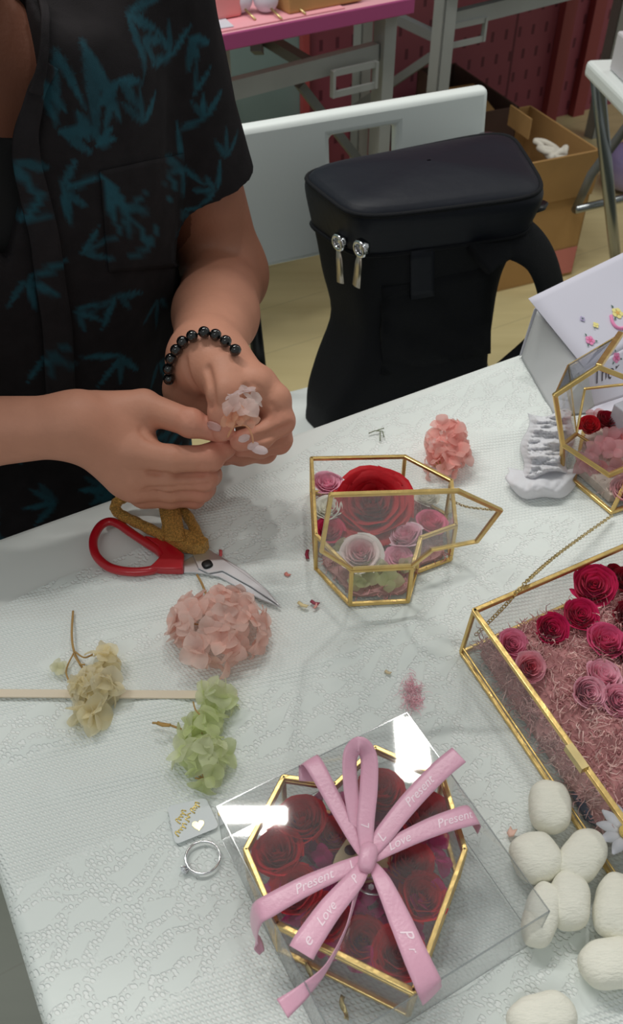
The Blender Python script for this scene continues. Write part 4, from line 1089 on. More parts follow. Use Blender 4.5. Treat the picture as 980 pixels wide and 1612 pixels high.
hydrangea('hydrangea_sprig', 'pale green hydrangea sprig lying across the end of the thin strip', [(342, 1102, 38, 34, .022), (318, 1150, 42, 30, .018), (318, 1190, 50, 34, .022), (322, 1228, 36, 26, .016)], 34, .0112, (232, 240, 190), 4, col2=(240, 244, 210),
          stems=[([(240, 1138, .006), (262, 1140, .008), (285, 1148, .010)], .0008), ([(304, 1105, .02), (308, 1118, .022), (318, 1128, .022)], .0005)])
r_ = random.Random(8)
mb = MB()
for k in range(3): floret_add(mb, P(92 + 5 * (k % 2), 1048 + 3 * k, .006), (r_.uniform(-.4, .4), -.2, 1), .0060, r_, (238, 236, 208), 3)
tag(obj('loose_petal', mb, M['hyd'], smooth=True), 'small cream loose petals beside the bare branching stalk', 'petals')
for i_, (x, y, w_) in enumerate(((258, 1138, .0022), (303, 1122, .0012), (309, 1120, .0012), (316, 1118, .0013))):
    pass

# ------------------------------------------------------------------ moss
def moss(mb, region, hfn, n, L, seed, rad=.00035, cols=((214, 150, 150), (196, 126, 128), (224, 170, 164))):
    r = random.Random(seed)
    for i in range(n):
        x, y = region(r)
        z = hfn(x, y); p = np.array([x, y, TZ + z - .002]); d = nrm([r.gauss(0, 1), r.gauss(0, 1), r.uniform(-.1, 1.1)]); pts = [p]
        for k in range(4):
            d = nrm(d + np.array([r.gauss(0, .75), r.gauss(0, .75), r.gauss(0, .6)])); p = p + d * L / 4 * r.uniform(.7, 1.3)
            if p[2] < TZ + .004: p[2] = TZ + .004
            pts.append(p)
        c_ = np.array(lin(cols[r.randrange(len(cols))])[:3]) * r.uniform(.85, 1.1)
        mb.tube(pts, [rad, rad, rad * .9, rad * .7, rad * .4], 3, col=tuple(c_) + (1,))
M['moss'] = mat('pink_reindeer_moss', (205, 140, 140), 0.85, spec=0.15, attr=True, var=0.1, vscale=90, trans=0.15)

# ------------------------------------------------------------------ gold glass boxes
def frame_bars(mb, pts, w, closed=True, up=(0, 0, 1), h=None):
    n = len(pts)
    for i in range(n if closed else n - 1): mb.bar(pts[i], pts[(i + 1) % n], w, h, up=up, ext=w * .30)
def pane(name, pts, par, m, th=.0010, inset=.001):
    pts = [np.array(p, float) for p in pts]; c = np.mean(pts, 0)
    nn = np.zeros(3)
    for i in range(len(pts)): nn += np.cross(pts[i] - c, pts[(i + 1) % len(pts)] - c)
    nn = nrm(nn); q = [c + (p - c) * (1 - inset / (np.linalg.norm(p - c) + 1e-9)) - nn * th / 2 for p in pts]
    b = MB(); b.prism(q, nn * th); return obj(name, b, m, par)
def heart_box(label, rim_px, h, lid_angle, hinge, group, lidmat, low=.0035, w=.0029):
    rim = [P(x, y, h) for x, y in rim_px]; n = len(rim); base = [np.array([p[0], p[1], TZ + low]) for p in rim]; c = np.mean(rim, 0)
    t = thing('glass_box', label, 'glass box', (c[0], c[1], TZ + low - w / 2 - .0003), group)
    b = MB(); frame_bars(b, rim, w); frame_bars(b, base, w)
    for i in range(n): b.bar(base[i], rim[i], w, w)
    obj('frame', b, M['gold'], t, mods=[('BEVEL', .0006, 2)], label='brass frame')
    for i in range(n): pane('glass_pane', [base[i], base[(i + 1) % n], rim[(i + 1) % n], rim[i]], t, M['glass'])
    pane('bottom_pane', base, t, M['glass'])
    o = rim[hinge]; ax = nrm(rim[(hinge - 1) % n] - o); th = math.radians(lid_angle)
    lidp = []
    for p in rim:
        v = p + UP * (w * 1.15) - o; 
        if lid_angle: v = (p + UP * .0) - o; v = v * math.cos(th) + np.cross(ax, v) * math.sin(th) + ax * np.dot(ax, v) * (1 - math.cos(th)) ; v = v + UP * w * .6
        lidp.append(o + v)
    b = MB(); ln = np.cross(lidp[2] - lidp[0], lidp[4] - lidp[0]); frame_bars(b, lidp, w * 1.02, up=nrm(ln), h=w * .9)
    l_ = obj('lid', b, M['gold'], t, mods=[('BEVEL', .0006, 2)], label='brass framed glass lid' + (' standing open' if lid_angle else ''))
    pane('lid_pane', lidp, l_, lidmat)
    return t, rim, base, lidp
G1 = 'faceted gold glass heart boxes'
HA = .040
ta, rimA, baseA, lidA = heart_box('open gold framed heart shaped glass box with lid raised over mixed roses', [(553, 898), (497, 842), (490, 722), (637, 719), (710, 757), (717, 827), (661, 847), (648, 893)], HA, 110, 0, G1, M['glass_lid'])
# lid chain
def chain(mb, pts, lw, seg):
    pts = [np.array(p) for p in pts]; acc = 0; cur = pts[0]; i = 0; k = 0
    dense = catmull(pts, 40); L_ = [0]
    for a in range(1, len(dense)): L_.append(L_[-1] + np.linalg.norm(dense[a] - dense[a - 1]))
    nlink = max(2, int(L_[-1] / seg))
    for j in range(nlink):
        s_ = (j + .5) * L_[-1] / nlink; a = int(np.searchsorted(L_, s_)); a = min(max(a, 1), len(dense) - 1)
        c = dense[a]; d = nrm(dense[a] - dense[a - 1]); u = nrm(np.cross(d, [0, 0, 1.0] if j % 2 else [0.3, 1, 0.2])); 
        ring = [c + d * seg * .68 * math.cos(t) + u * lw * math.sin(t) for t in np.linspace(0, 2 * math.pi, 9)[:-1]]
        mb.tube(ring, lw * .34, 4, closed=True)
b = MB(); chain(b, [P(708, 786, .036), P(735, 798, .040), P(790, 804, .058)], .0011, .0021); obj('lid_chain', b, M['gold_dark'], ta, True)
inA = [b_ for b_ in baseA]
cenA = np.mean(baseA, 0)
def inpoly(x, y, poly):
    c_ = False; n = len(poly)
    for i in range(n):
        a, b_ = poly[i], poly[(i + 1) % n]
        if (a[1] > y) != (b_[1] > y) and x < (b_[0] - a[0]) * (y - a[1]) / (b_[1] - a[1]) + a[0]: c_ = not c_
    return c_
def shrinkp(poly, k):
    c = np.mean(poly, 0); return [c + (np.array(p) - c) * k for p in poly]
def polyregion(poly):
    xs_ = [p[0] for p in poly]; ys_ = [p[1] for p in poly]
    def f(r):
        while True:
            x, y = r.uniform(min(xs_), max(xs_)), r.uniform(min(ys_), max(ys_))
            if inpoly(x, y, poly): return x, y
    return f
pA = shrinkp(baseA, .90)
def mound(poly, hfn, colr, step=.004, seed=0, wall=.0045):
    """closed lumpy bed over a polygon"""
    mb = MB(); c = np.mean(poly, 0); n = 72; rings = []
    bd = []
    for k in range(n):
        an = 2 * math.pi * k / n; d = np.array([math.cos(an), math.sin(an)]); lo_, hi_ = 0, .3
        for _ in range(24):
            m_ = (lo_ + hi_) / 2
            if inpoly(c[0] + d[0] * m_, c[1] + d[1] * m_, poly): lo_ = m_
            else: hi_ = m_
        bd.append(np.array([c[0] + d[0] * lo_, c[1] + d[1] * lo_]))
    for f in (1.0, 1.0, .94, .82, .66, .5, .34, .18, .02):
        rings.append([(c[0] + (q[0] - c[0]) * f, c[1] + (q[1] - c[1]) * f, TZ + wall if len(rings) == 0 else TZ + hfn(c[0] + (q[0] - c[0]) * f, c[1] + (q[1] - c[1]) * f)) for q in bd])
    mb.grid(rings, tuple(lin(colr)), loop=True); mb.c = [tuple(lin(colr))] * len(mb.v)
    return mb
hA = lambda x, y: .0075 + .002 * math.sin(x * 300) * math.cos(y * 260)
mb = mound(pA, hA, (190, 140, 138)); moss(mb, polyregion(pA), hA, 1300, .011, 5, .0004)
tag(obj('moss_bed', mb, M['moss']), 'pink reindeer moss under the roses in the open heart box', 'moss', kind='stuff')
GA = 'preserved roses in the open heart box'
DR, PK, LP, WH, MG = (196, 14, 34), (236, 148, 178), (244, 186, 206), (240, 234, 220), (206, 34, 84)
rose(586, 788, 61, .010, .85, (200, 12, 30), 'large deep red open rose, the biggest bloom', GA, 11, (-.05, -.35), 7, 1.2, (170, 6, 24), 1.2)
rose(516, 757, 23, .015, 1.1, (250, 186, 208), 'small pink rose in the far left corner of the open heart box', GA, 12, (.1, -.1), 5)
rose(516, 797, 24, .017, 1.0, (252, 250, 240), 'small plain white rose between a pink and a magenta one', GA, 13, (-.1, -.1), 5)
rose(518, 832, 23, .014, .9, (206, 34, 84), 'small magenta rose at the left wall of the open heart box', GA, 14, (0, -.2), 5)
rose(588, 750, 24, .018, 1.1, (236, 150, 180), 'pink rose mostly hidden behind the large red one', GA, 15, (0, .1), 5)
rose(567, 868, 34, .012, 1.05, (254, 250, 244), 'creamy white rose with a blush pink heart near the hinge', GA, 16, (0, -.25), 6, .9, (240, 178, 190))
rose(637, 838, 27, .010, 1.1, (252, 218, 230), 'pale pink rose leaning right of the white one', GA, 17, (-.25, .1), 6, .9, (238, 150, 178))
rose(627, 876, 22, .009, .9, (250, 178, 204), 'flat pink rose in front, just right of the white one', GA, 18, (0, -.3), 5)
rose(680, 818, 25, .010, 1.0, (238, 120, 156), 'rose pink bloom at the right lobe of the open heart box', GA, 19, (.15, .0), 5)
rose(672, 780, 20, .008, 1.0, (243, 238, 226), 'white rose half hidden in the far right of the open heart box', GA, 20, (0, 0), 5)
r_ = random.Random(3); mb = MB()
for (x, y, s_) in ((612, 912, .011), (575, 905, .010), (535, 868, .010), (600, 900, .010), (560, 915, .008), (640, 890, .008)):
    floret_add(mb, P(x, y, .014), (r_.uniform(-.2, .2), -.9, .7), s_, r_, (222, 228, 178))
tag(obj('green_petals', mb, M['hyd'], smooth=True), 'pale green hydrangea petals tucked at the front of the open heart box', 'petals')

# second heart box, lid closed, inside the clear gift box
HB = .038; LOWB = .0062
tb, rimB, baseB, lidB = heart_box('closed gold framed heart shaped glass box full of dark red roses', [(527, 1240), (446, 1228), (387, 1342), (436, 1458), (650, 1564), (730, 1342), (696, 1230), (590, 1182)], HB, 0, 4, G1, M['glass'], low=LOWB)
pB_ = shrinkp(baseB, .92)
r_ = random.Random(5); mb = MB()
for i in range(150):
    x, y = polyregion(shrinkp(baseB, .88))(r_); floret_add(mb, np.array([x, y, TZ + r_.uniform(.014, .025)]), (r_.gauss(0, .5), r_.gauss(0, .5), 1), .0075, r_, (236, 44, 160) if r_.random() < .7 else (180, 30, 124))
tag(obj('magenta_petals', mb, M['hyd'], smooth=True), 'bed of magenta hydrangea petals between the dark red roses', 'petals', kind='stuff')
GB = 'dark red roses in the closed heart box'
for k, (x, y, r_px, lab) in enumerate(((472, 1285, 38, 'red rose in the left lobe of the closed heart box'), (436, 1336, 36, 'red rose at the left corner of the closed heart box'), (464, 1398, 37, 'red rose under the bow tail pointing left'),
        (512, 1440, 34, 'red rose between the two lower left bow tails'), (572, 1478, 35, 'red rose nearest the lower point of the heart, on its left'), (628, 1500, 38, 'red rose in the lower point of the closed heart box'),
        (668, 1408, 34, 'red rose at the lower right edge of the closed heart box'), (645, 1352, 34, 'red rose right of the wooden ring stand'), (672, 1278, 38, 'red rose in the right lobe under the upper right tail'),
        (600, 1240, 35, 'red rose at the top of the right lobe beside the bow loop'), (526, 1312, 27, 'small red rose below the notch of the heart'), (448, 1372, 24, 'small red rose between the two left roses'))):
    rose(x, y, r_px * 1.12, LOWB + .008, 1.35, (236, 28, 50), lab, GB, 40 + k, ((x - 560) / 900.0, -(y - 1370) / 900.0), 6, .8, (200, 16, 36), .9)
# wooden ring stand with a ring on it
cw = P(562, 1362, .026); t = thing('ring_stand', 'small wooden plate holding a gem ring among the red roses', 'ring stand', cw - UP * .020)
b = MB(); hexp = [P(*q, .027) for q in ((545, 1322), (598, 1322), (618, 1352), (600, 1388), (536, 1396), (520, 1372), (528, 1348))]; b.prism(hexp, UP * .002); 
obj('plate', b, M['wood'], t, mods=[('BEVEL', .0004, 2)])
b = MB(); hc = P(552, 1338, .0292); b.prism([hc + np.array([.0036 * math.cos(a), .0030 * math.sin(a) , 0]) for a in np.linspace(0, 2 * math.pi, 13)[:-1]], UP * .0003); obj('slot', b, mat('dark_slot', (60, 30, 40), 0.8), t, label='dark round slot')
b = MB(); b.cbox(cw - UP * .0095, E1 * .006, E2 * .006, UP * .0095); obj('post', b, M['wood'], t)
rc = P(590, 1395, .0305); t = thing('gem_ring', 'ring with two clear gems on the wooden stand inside the heart box', 'ring', rc - UP * .002)
b = MB(); b.tube([rc + np.array([.0085 * math.cos(a), .0045 * math.sin(a), 0]) for a in np.linspace(0, 2 * math.pi, 25)[:-1]], .0008, 6, closed=True); obj('band', b, M['silver'], t, True)
for x, y in ((588, 1380), (584, 1396)):
    b = MB(); b.ell(P(x, y, .033), (E1 * .0018, E2 * .0018, UP * .0015), 6, 4); obj('gem', b, M['gem'], t)

# clear acetate gift box
HG = .0450
Bt = P(640, 1122, HG); At = P(341, 1270, HG); Ct = P(846, 1446, HG)
e_a = At - Bt; e_c = Ct - Bt; e_c = e_c - e_a * np.dot(e_c, e_a) / np.dot(e_a, e_a); Ct = Bt + e_c; Dt = At + e_c; top = [At, Bt, Ct, Dt]
low_ = [np.array([p[0], p[1], TZ + .0042]) for p in top]
t = thing('gift_box', 'clear plastic gift box around the heart box, tied with a pink bow', 'gift box', (np.mean(top, 0)[0], np.mean(top, 0)[1], TZ + .0036))
def sheet(name, pts, th, par, m): pane(name, pts, par, m, th, 0.0)
sheet('top_sheet', top, .0005, t, M['acetate']); sheet('bottom_sheet', low_, .0005, t, M['acetate'])
for i in range(4): sheet('side_sheet', [low_[i], low_[(i + 1) % 4], top[(i + 1) % 4], top[i]], .0005, t, M['acetate'])
b = MB()
for i in range(4): b.tube([top[i], top[(i + 1) % 4]], .00045, 6); b.tube([low_[i], low_[(i + 1) % 4]], .0003, 6); b.tube([low_[i], top[i]], .0003, 6)
obj('folded_edges', b, glass('acetate_edge', (.80, .81, .82), 1.9, .12, .15), t)
# curled foil scraps inside the clear box
for k, (x, y) in enumerate(((487, 1536), (541, 1588))):
    b = MB(); p = P(x, y, .006); rr_ = random.Random(k)
    G = [[p + np.array([.0022 * (u - .5) + .0012 * math.sin(v * 5 + k), .011 * (v - .5), .0022 * math.sin(v * 7 + u * 3 + k) + .002]) for u in (0, .5, 1)] for v in np.linspace(0, 1, 9)]
    b.grid(G); tag(obj('foil_scrap', b, M['gold_dark'], smooth=True, mods=[('SOLID', .0003, 0)]), ['curled gold foil scrap above the thin ribbon end', 'curled gold foil scrap at the bottom edge of the picture'][k], 'scrap', 'gold foil scraps in the clear box')

# ------------------------------------------------------------------ pink bow
def text_verts(txt, size, shear=.35):
    cu = bpy.data.curves.new('t', 'FONT'); cu.body = txt; cu.size = size; cu.shear = shear; cu.align_x = 'CENTER'; cu.align_y = 'CENTER'; cu.resolution_u = 3; cu.offset = size * .005
    o = bpy.data.objects.new('t', cu); COL.objects.link(o); bpy.context.view_layer.update()
    me = o.to_mesh(); vs = [tuple(v.co) for v in me.vertices]; fs = [tuple(p.vertices) for p in me.polygons]; o.to_mesh_clear()
    bpy.data.objects.remove(o); bpy.data.curves.remove(cu); return vs, fs
KN = (579, 1350)
bow = thing('ribbon_bow', 'pink satin printed ribbon bow on top of the clear gift box', 'bow', P(KN[0], KN[1], HG + .001))
ZR = HG + .0018
def ribbon(path, wd, prints=(), thin=None, twist=None):
    """path: (px, py, z) centre line; wd: widths in pixels"""
    pts = catmull([P(x, y, z) for x, y, z in path], 10); n = len(pts)
    ws = np.interp(np.linspace(0, 1, n), np.linspace(0, 1, len(wd)), wd) * px_size(1350, ZR)
    tw = np.interp(np.linspace(0, 1, n), np.linspace(0, 1, len(twist)), twist) if twist else np.zeros(n)
    side = None; G = []; fr = []
    for i in range(n):
        d = nrm(pts[min(i + 1, n - 1)] - pts[max(i - 1, 0)])
        s_ = np.cross(d, UP)
        if np.linalg.norm(s_) < .35 or side is None:
            s_ = nrm(s_) if side is None else side - d * np.dot(side, d)
        s_ = nrm(s_)
        if side is not None and np.dot(s_, side) < 0: s_ = -s_
        side = s_ if side is None else nrm(side * .6 + s_ * .4); nn = np.cross(side, d)
        a = math.radians(tw[i]); sd = side * math.cos(a) + nn * math.sin(a); n2 = np.cross(sd, d)
        fr.append((pts[i], sd, n2))
        G.append([pts[i] + sd * ws[i] * (q - .5) + n2 * ws[i] * .03 * (1 - (2 * q - 1) ** 2) for q in (0, .2, .4, .6, .8, 1)])
    for g in G:
        for j_ in range(6):
            if g[j_][2] < TZ + .006: g[j_][2] = TZ + .006
    b = MB(); b.grid(G); rb = obj('ribbon_tail', b, M['ribbon'], bow, True, mods=[('SOLID', .00025, 0)])
    L_ = [0]
    for a in range(1, n): L_.append(L_[-1] + np.linalg.norm(pts[a] - pts[a - 1]))
    b = MB()
    for (txt, f0, size, flip) in prints:
        vs, fs = text_verts(txt, size); out = []
        for (x, y, _) in vs:
            x, y = (-x, -y) if flip else (x, y)
            s_ = min(max(f0 * L_[-1] + x, 0), L_[-1] * .999); a = int(np.searchsorted(L_, s_)); a = min(max(a, 1), n - 1)
            f = (s_ - L_[a - 1]) / (L_[a] - L_[a - 1] + 1e-12); p = fr[a - 1][0] * (1 - f) + fr[a][0] * f; sd = fr[a][1]; n2 = fr[a][2]
            w_ = ws[a]; q = y / w_; n2 = n2 if n2[2] > 0 else -n2
            s2 = 1 if fr[a][2][2] > 0 else -1
            out.append(p + sd * (-y if True else y) + fr[a][2] * (w_ * .03 * (1 - (2 * q) ** 2)) + n2 * .0003)
        b.add(out, fs)
    if b.v: obj('print', b, M['ribbon_print'], rb, label='pale script print')
    return rb
z0 = ZR
ribbon([(582, 1345, z0 + .004), (605, 1312, z0 + .005), (645, 1262, z0 + .006), (690, 1215, z0 + .008), (722, 1188, z0 + .010)], [16, 30, 33, 34, 34], [('Present', .58, .0068, False), ('L', .14, .007, False)])
ribbon([(586, 1352, z0 + .003), (620, 1330, z0 + .004), (680, 1302, z0 + .005), (735, 1284, z0 + .004), (748, 1286, z0 - .002), (744, 1302, z0 - .010)], [14, 26, 32, 36, 34, 30], [('Love', .22, .0066, False), ('Present', .66, .0066, False)])
ribbon([(578, 1345, z0 + .004), (575, 1300, z0 + .006), (580, 1240, z0 + .010), (580, 1192, z0 + .016), (566, 1172, z0 + .022), (551, 1190, z0 + .016), (552, 1240, z0 + .008), (562, 1300, z0 + .004), (572, 1340, z0 + .003)], [18, 28, 30, 30, 26, 26, 26, 24, 14], [('L', .12, .006, False)], twist=[0, 0, 10, 25, 35, 30, 15, 0, 0])
ribbon([(570, 1344, z0 + .003), (553, 1312, z0 + .004), (524, 1258, z0 + .005), (497, 1208, z0 + .006), (487, 1196, z0 + .004), (484, 1204, z0 - .002), (482, 1230, z0 - .004)], [14, 22, 27, 31, 32, 30, 26])
ribbon([(572, 1352, z0 + .003), (540, 1368, z0 + .005), (480, 1395, z0 + .005), (425, 1425, z0 + .004), (404, 1440, z0 - .001), (400, 1470, z0 - .020), (412, 1500, z0 - .034)], [14, 26, 31, 34, 34, 28, 10], [('Present', .30, .0068, True), ('L', .08, .006, True)])
ribbon([(576, 1356, z0 + .004), (558, 1385, z0 + .006), (520, 1430, z0 + .007), (485, 1480, z0 + .008), (474, 1500, z0 + .007)], [16, 30, 36, 40, 40], [('Love', .62, .0066, True), ('e', .90, .008, True), ('P', .22, .006, True)])
ribbon([(577, 1358, z0 + .002), (562, 1400, z0 + .004), (545, 1460, z0 + .005), (515, 1520, z0 + .002), (478, 1560, z0 - .004), (444, 1588, z0 - .006)], [10, 12, 7, 10, 20, 30], twist=[60, 60, 75, 60, 20, 0])
ribbon([(584, 1358, z0 + .003), (602, 1388, z0 + .006), (628, 1445, z0 + .006), (656, 1510, z0 + .006), (674, 1550, z0 + .003), (680, 1568, z0 - .004)], [12, 26, 34, 38, 40, 38], [('P', .55, .0085, False), ('r', .66, .006, False)])
b = MB(); kc = P(578, 1350, z0 + .006); kd = nrm(P(592, 1290, z0) - P(575, 1380, z0)); ks = np.cross(kd, UP)
b.ell(kc, (kd * .0080, ks * .0048, UP * .0040), 16, 10, .75, fn=lambda d: 1 + .04 * math.sin(d[0] * 1500)); obj('knot', b, M['ribbon'], bow, True)

# ------------------------------------------------------------------ big rectangular box with moss and roses
HL = .046; LWL = .0036; ww_ = .0034
K0 = P(746, 962, HL); kb = P(980, 861, HL) - K0; kb = kb / np.linalg.norm(kb[:2]); kl = P(980, 1290, HL) - K0; kl = kl / np.linalg.norm(kl[:2]); kb = nrm(kb * [1, 1, 0]); kl = nrm(kl * [1, 1, 0])
WB, LB = .215, .205
rim = [K0, K0 + kb * WB, K0 + kb * WB + kl * LB, K0 + kl * LB]; base = [np.array([p[0], p[1], TZ + LWL]) for p in rim]
fl_ = (-kb - kl) * .002
base = [base[0] + (-kb) * .004, base[1] + kb * .004, base[2] + kb * .004, base[3] - kb * .004]
t = thing('glass_box', 'large gold framed rectangular glass box of pink moss and roses', 'glass box', (np.mean(rim, 0)[0], np.mean(rim, 0)[1], TZ + LWL - .0024))
b = MB(); frame_bars(b, rim, ww_); frame_bars(b, base, ww_ * .8)
for i in range(4): b.bar(base[i], rim[i], ww_ * .8)
frame_bars(b, [p + UP * .006 for p in base[:1]] + [base[3] + UP * .006], ww_ * .4, closed=False)
obj('frame', b, M['gold'], t, mods=[('BEVEL', .0006, 2)], label='brass frame')
hm = K0 + kl * .115; b = MB(); b.bar(hm - kl * .008 + UP * .001 - kb * .002, hm + kl * .008 + UP * .001 - kb * .002, .0048, .005); obj('hinge', b, M['gold_dark'], t)
for i in range(4): pane('glass_pane', [base[i], base[(i + 1) % 4], rim[(i + 1) % 4], rim[i]], t, M['glass'])
pane('bottom_pane', base, t, M['glass'])
bigbase = base
def uvL(x, y):
    d = np.array([x, y, 0]) - K0 * [1, 1, 0]
    A_ = np.array([[kb[0], kl[0]], [kb[1], kl[1]]]); return np.linalg.solve(A_, d[:2])
def hL(x, y):
    u, v = uvL(x, y)
    e = min(u, v, WB - u, .155 - v); k = max(0, min(1, e / .028)); k = k * k * (3 - 2 * k)
    return .008 + .020 * k + .0035 * math.sin(u * 120 + 1) * math.cos(v * 105) * k + .0015 * math.sin(u * 310) * math.sin(v * 280)
pL = [K0 + kb * .006 + kl * .006, K0 + kb * (WB - .006) + kl * .006, K0 + kb * (WB - .006) + kl * .152, K0 + kb * .03 + kl * .168, K0 + kb * .004 + kl * .145]
mb = mound(pL, hL, (200, 144, 144)); rg = polyregion(pL)
moss(mb, rg, hL, 9500, .012, 9, .00046, ((236, 192, 188), (222, 168, 168), (244, 208, 202), (206, 146, 150)))
moss(mb, polyregion([K0 + kb * .005 + kl * .004, K0 + kb * .018 + kl * .004, K0 + kb * .022 + kl * .150, K0 + kb * .004 + kl * .150]), lambda x, y: random.random() * .016 + .003, 900, .012, 12, .0003, ((222, 178, 176), (206, 160, 160)))
tag(obj('moss_bed', mb, M['moss']), 'bed of dusty pink reindeer moss filling the large glass box', 'moss', kind='stuff')
GL = 'preserved roses in the large glass box'
def roseL(x, y, r_px, col, lab, seed, tilt=(0, -.2), hk=1.25, **k):
    z = .024; R = r_px * px_size(y, z + .012); ztop = z + R * hk * .72; c = P(x, y, ztop) - nrm([tilt[0], tilt[1], 1]) * R * hk * .72
    o = obj('rose', rose_mb(c, R, R * hk, seed, tilt, 6, k.get('openk', .8), col, k.get('ci'), k.get('curl', .8)), M['petal'], smooth=True); tag(o, lab, 'rose', GL)
roseL(935, 920, 36, (226, 48, 110), 'largest magenta rose, at the back of the large glass box', 61, (-.2, -.45), 1.3, openk=.5)
roseL(914, 966, 28, (218, 42, 104), 'magenta rose in front of the largest one', 62, (0, -.3))
roseL(868, 990, 27, (218, 42, 106), 'magenta rose leftmost of the magenta group', 63, (0, -.5), 1.4, openk=.5)
roseL(955, 1006, 31, (234, 100, 148), 'bright pink rose with open face below the magenta group', 64, (.05, -.1))
roseL(808, 1013, 24, (242, 150, 180), 'mid pink rose nearest the left corner of the large box', 65, (.1, -.4))
roseL(835, 1050, 25, (250, 196, 208), 'light pink rose touching the left glass wall', 66, (.1, -.5), 1.4, ci=(226, 110, 130))
roseL(950, 1060, 28, (250, 190, 208), 'pale pink rose behind a paler one', 67, (.1, 0))
roseL(928, 1090, 28, (252, 204, 218), 'pale pink rose seen from the side in the middle of the moss', 68, (0, -.6), 1.5, openk=.4)
roseL(975, 1102, 27, (250, 192, 210), 'pale pink rose half cut off at the right edge', 69, (0, -.5), 1.5)
roseL(985, 912, 22, (150, 12, 38), 'dark red rose at the back right of the large box', 70)
roseL(966, 898, 14, (160, 14, 42), 'small dark red bud behind the largest magenta rose', 71)
roseL(992, 968, 26, (150, 14, 44), 'dark red rose cut off by the right edge beside the bright pink one', 72)
roseL(1000, 1030, 28, (160, 20, 60), 'dark crimson rose at the right edge, the lowest of the dark ones', 73)
# daisy and dark blue card at the near end
c = P(985, 1312, .018); t = thing('daisy', 'white artificial daisy with yellow centre inside the large box', 'flower', c - UP * .012)
r_ = random.Random(2)
for k in range(11):
    an = k * 2 * math.pi / 11; d = np.array([math.cos(an), math.sin(an), .12]); e = np.array([-math.sin(an), math.cos(an), 0])
    b = MB(); b.grid([[c + d * (.004 + .013 * v) + e * .0034 * math.sin(math.pi * (.15 + .8 * v)) * u + UP * .001 * math.sin(v * 3) for u in (-1, 0, 1)] for v in np.linspace(0, 1, 7)]); obj('petal', b, M['paper_white'], t, True, mods=[('SOLID', .0004, 0)])
b = MB(); b.ell(c + UP * .0015, (E1 * .0045, E2 * .0045, UP * .0025), 14, 8); obj('flower_centre', b, mat('daisy_yellow', (226, 190, 80), .8, bump=.6, bscale=900), t, True, label='yellow centre')
b = MB(); b.tube([c - UP * .001, c - UP * .008 + E1 * .004, c - UP * .012 + E1 * .01], .0008, 6); obj('stem', b, M['stem'], t, True)
q = P(905, 1262, .006); b = MB(); b.ell(q + kb * .008 + kl * .006, (kl * .016, kb * .009, UP * .0045), 14, 8, .8, fn=lambda d: 1 + .08 * math.sin(d[0] * 900))
tag(obj('blue_pebble', b, mat('dark_blue_gloss', (44, 58, 92), .4), smooth=True), 'dark blue lump at the near end of the large box beside the moss', 'decoration')
# lid chain running from the big box up to the faceted terrarium
b = MB(); chain(b, [P(748, 1000, .012), P(790, 958, .036), P(826, 918, .0515), P(868, 880, .030), P(915, 845, .016), P(962, 812, .007)], .00125, .0024)
tag(obj('gold_chain', b, M['gold_dark'], smooth=True), 'thin gold chain running from the large box to the faceted terrarium', 'chain')

# ------------------------------------------------------------------ faceted terrarium at the right edge
tr_front = [P(941, 578, .105), P(873, 622, .085), P(885, 700, .040), P(958, 748, .024), P(1040, 712, .034), P(1046, 618, .082)]
cf = np.mean(tr_front, 0)
bk = [P(976, 526, .100), P(894, 575, .078), P(907, 682, .014), P(903, 756, .0045)]
tbase = [P(884, 738, .0042), P(903, 757, .0042), P(962, 806, .0042), P(1065, 770, .0042), P(1075, 690, .0042), P(990, 640, .0042), P(920, 668, .0042)]
t = thing('glass_terrarium', 'faceted gold framed glass terrarium standing open at the right edge', 'terrarium', (np.mean(tbase, 0)[0], np.mean(tbase, 0)[1], TZ + .0022))
wt = .0038
b = MB(); frame_bars(b, tr_front, wt, up=nrm(np.cross(tr_front[1] - tr_front[0], tr_front[3] - tr_front[0])))
inn = [P(920, 612, .050), P(907, 683, .022), P(985, 733, .012), P(1045, 690, .02), P(1030, 600, .06)]
frame_bars(b, inn, wt * .55)
backtop = P(976, 526, .098); backl = P(894, 575, .075); backlow = P(907, 683, .022)
b.bar(tr_front[0], backtop, wt * 1.3); b.bar(tr_front[1], backl, wt * .45); b.bar(backl, backtop, wt * .4)
b.bar(tr_front[2], backlow, wt * .8); b.bar(backl, backlow, wt * .35)
b.bar(tr_front[2], tbase[0], wt * .95); frame_bars(b, tbase[1:], wt * .85)
b.bar(tbase[0], tbase[1], wt * .5); b.bar(tr_front[3] * .5 + tr_front[4] * .5, tbase[2], wt * .9); b.bar(tr_front[5], P(1080, 560, .09), wt)
obj('frame', b, M['gold'], t, mods=[('BEVEL', .0007, 2)], label='brass frame')
for pp, mm in (([tr_front[0], tr_front[1], backl, backtop], 'smoke'), ([tr_front[1], tr_front[2], backlow, backl], 'glass'), ([tr_front[2], tr_front[3], tbase[2], tbase[1]], 'glass'), ([backl, backlow, inn[0]], 'glass'),
               ([tr_front[3], tr_front[4], tbase[3], tbase[2]], 'glass'), ([inn[1], inn[2], tr_front[3], tr_front[2]], 'glass'), (tbase, 'glass')):
    pane('glass_pane', pp, t, M[mm])
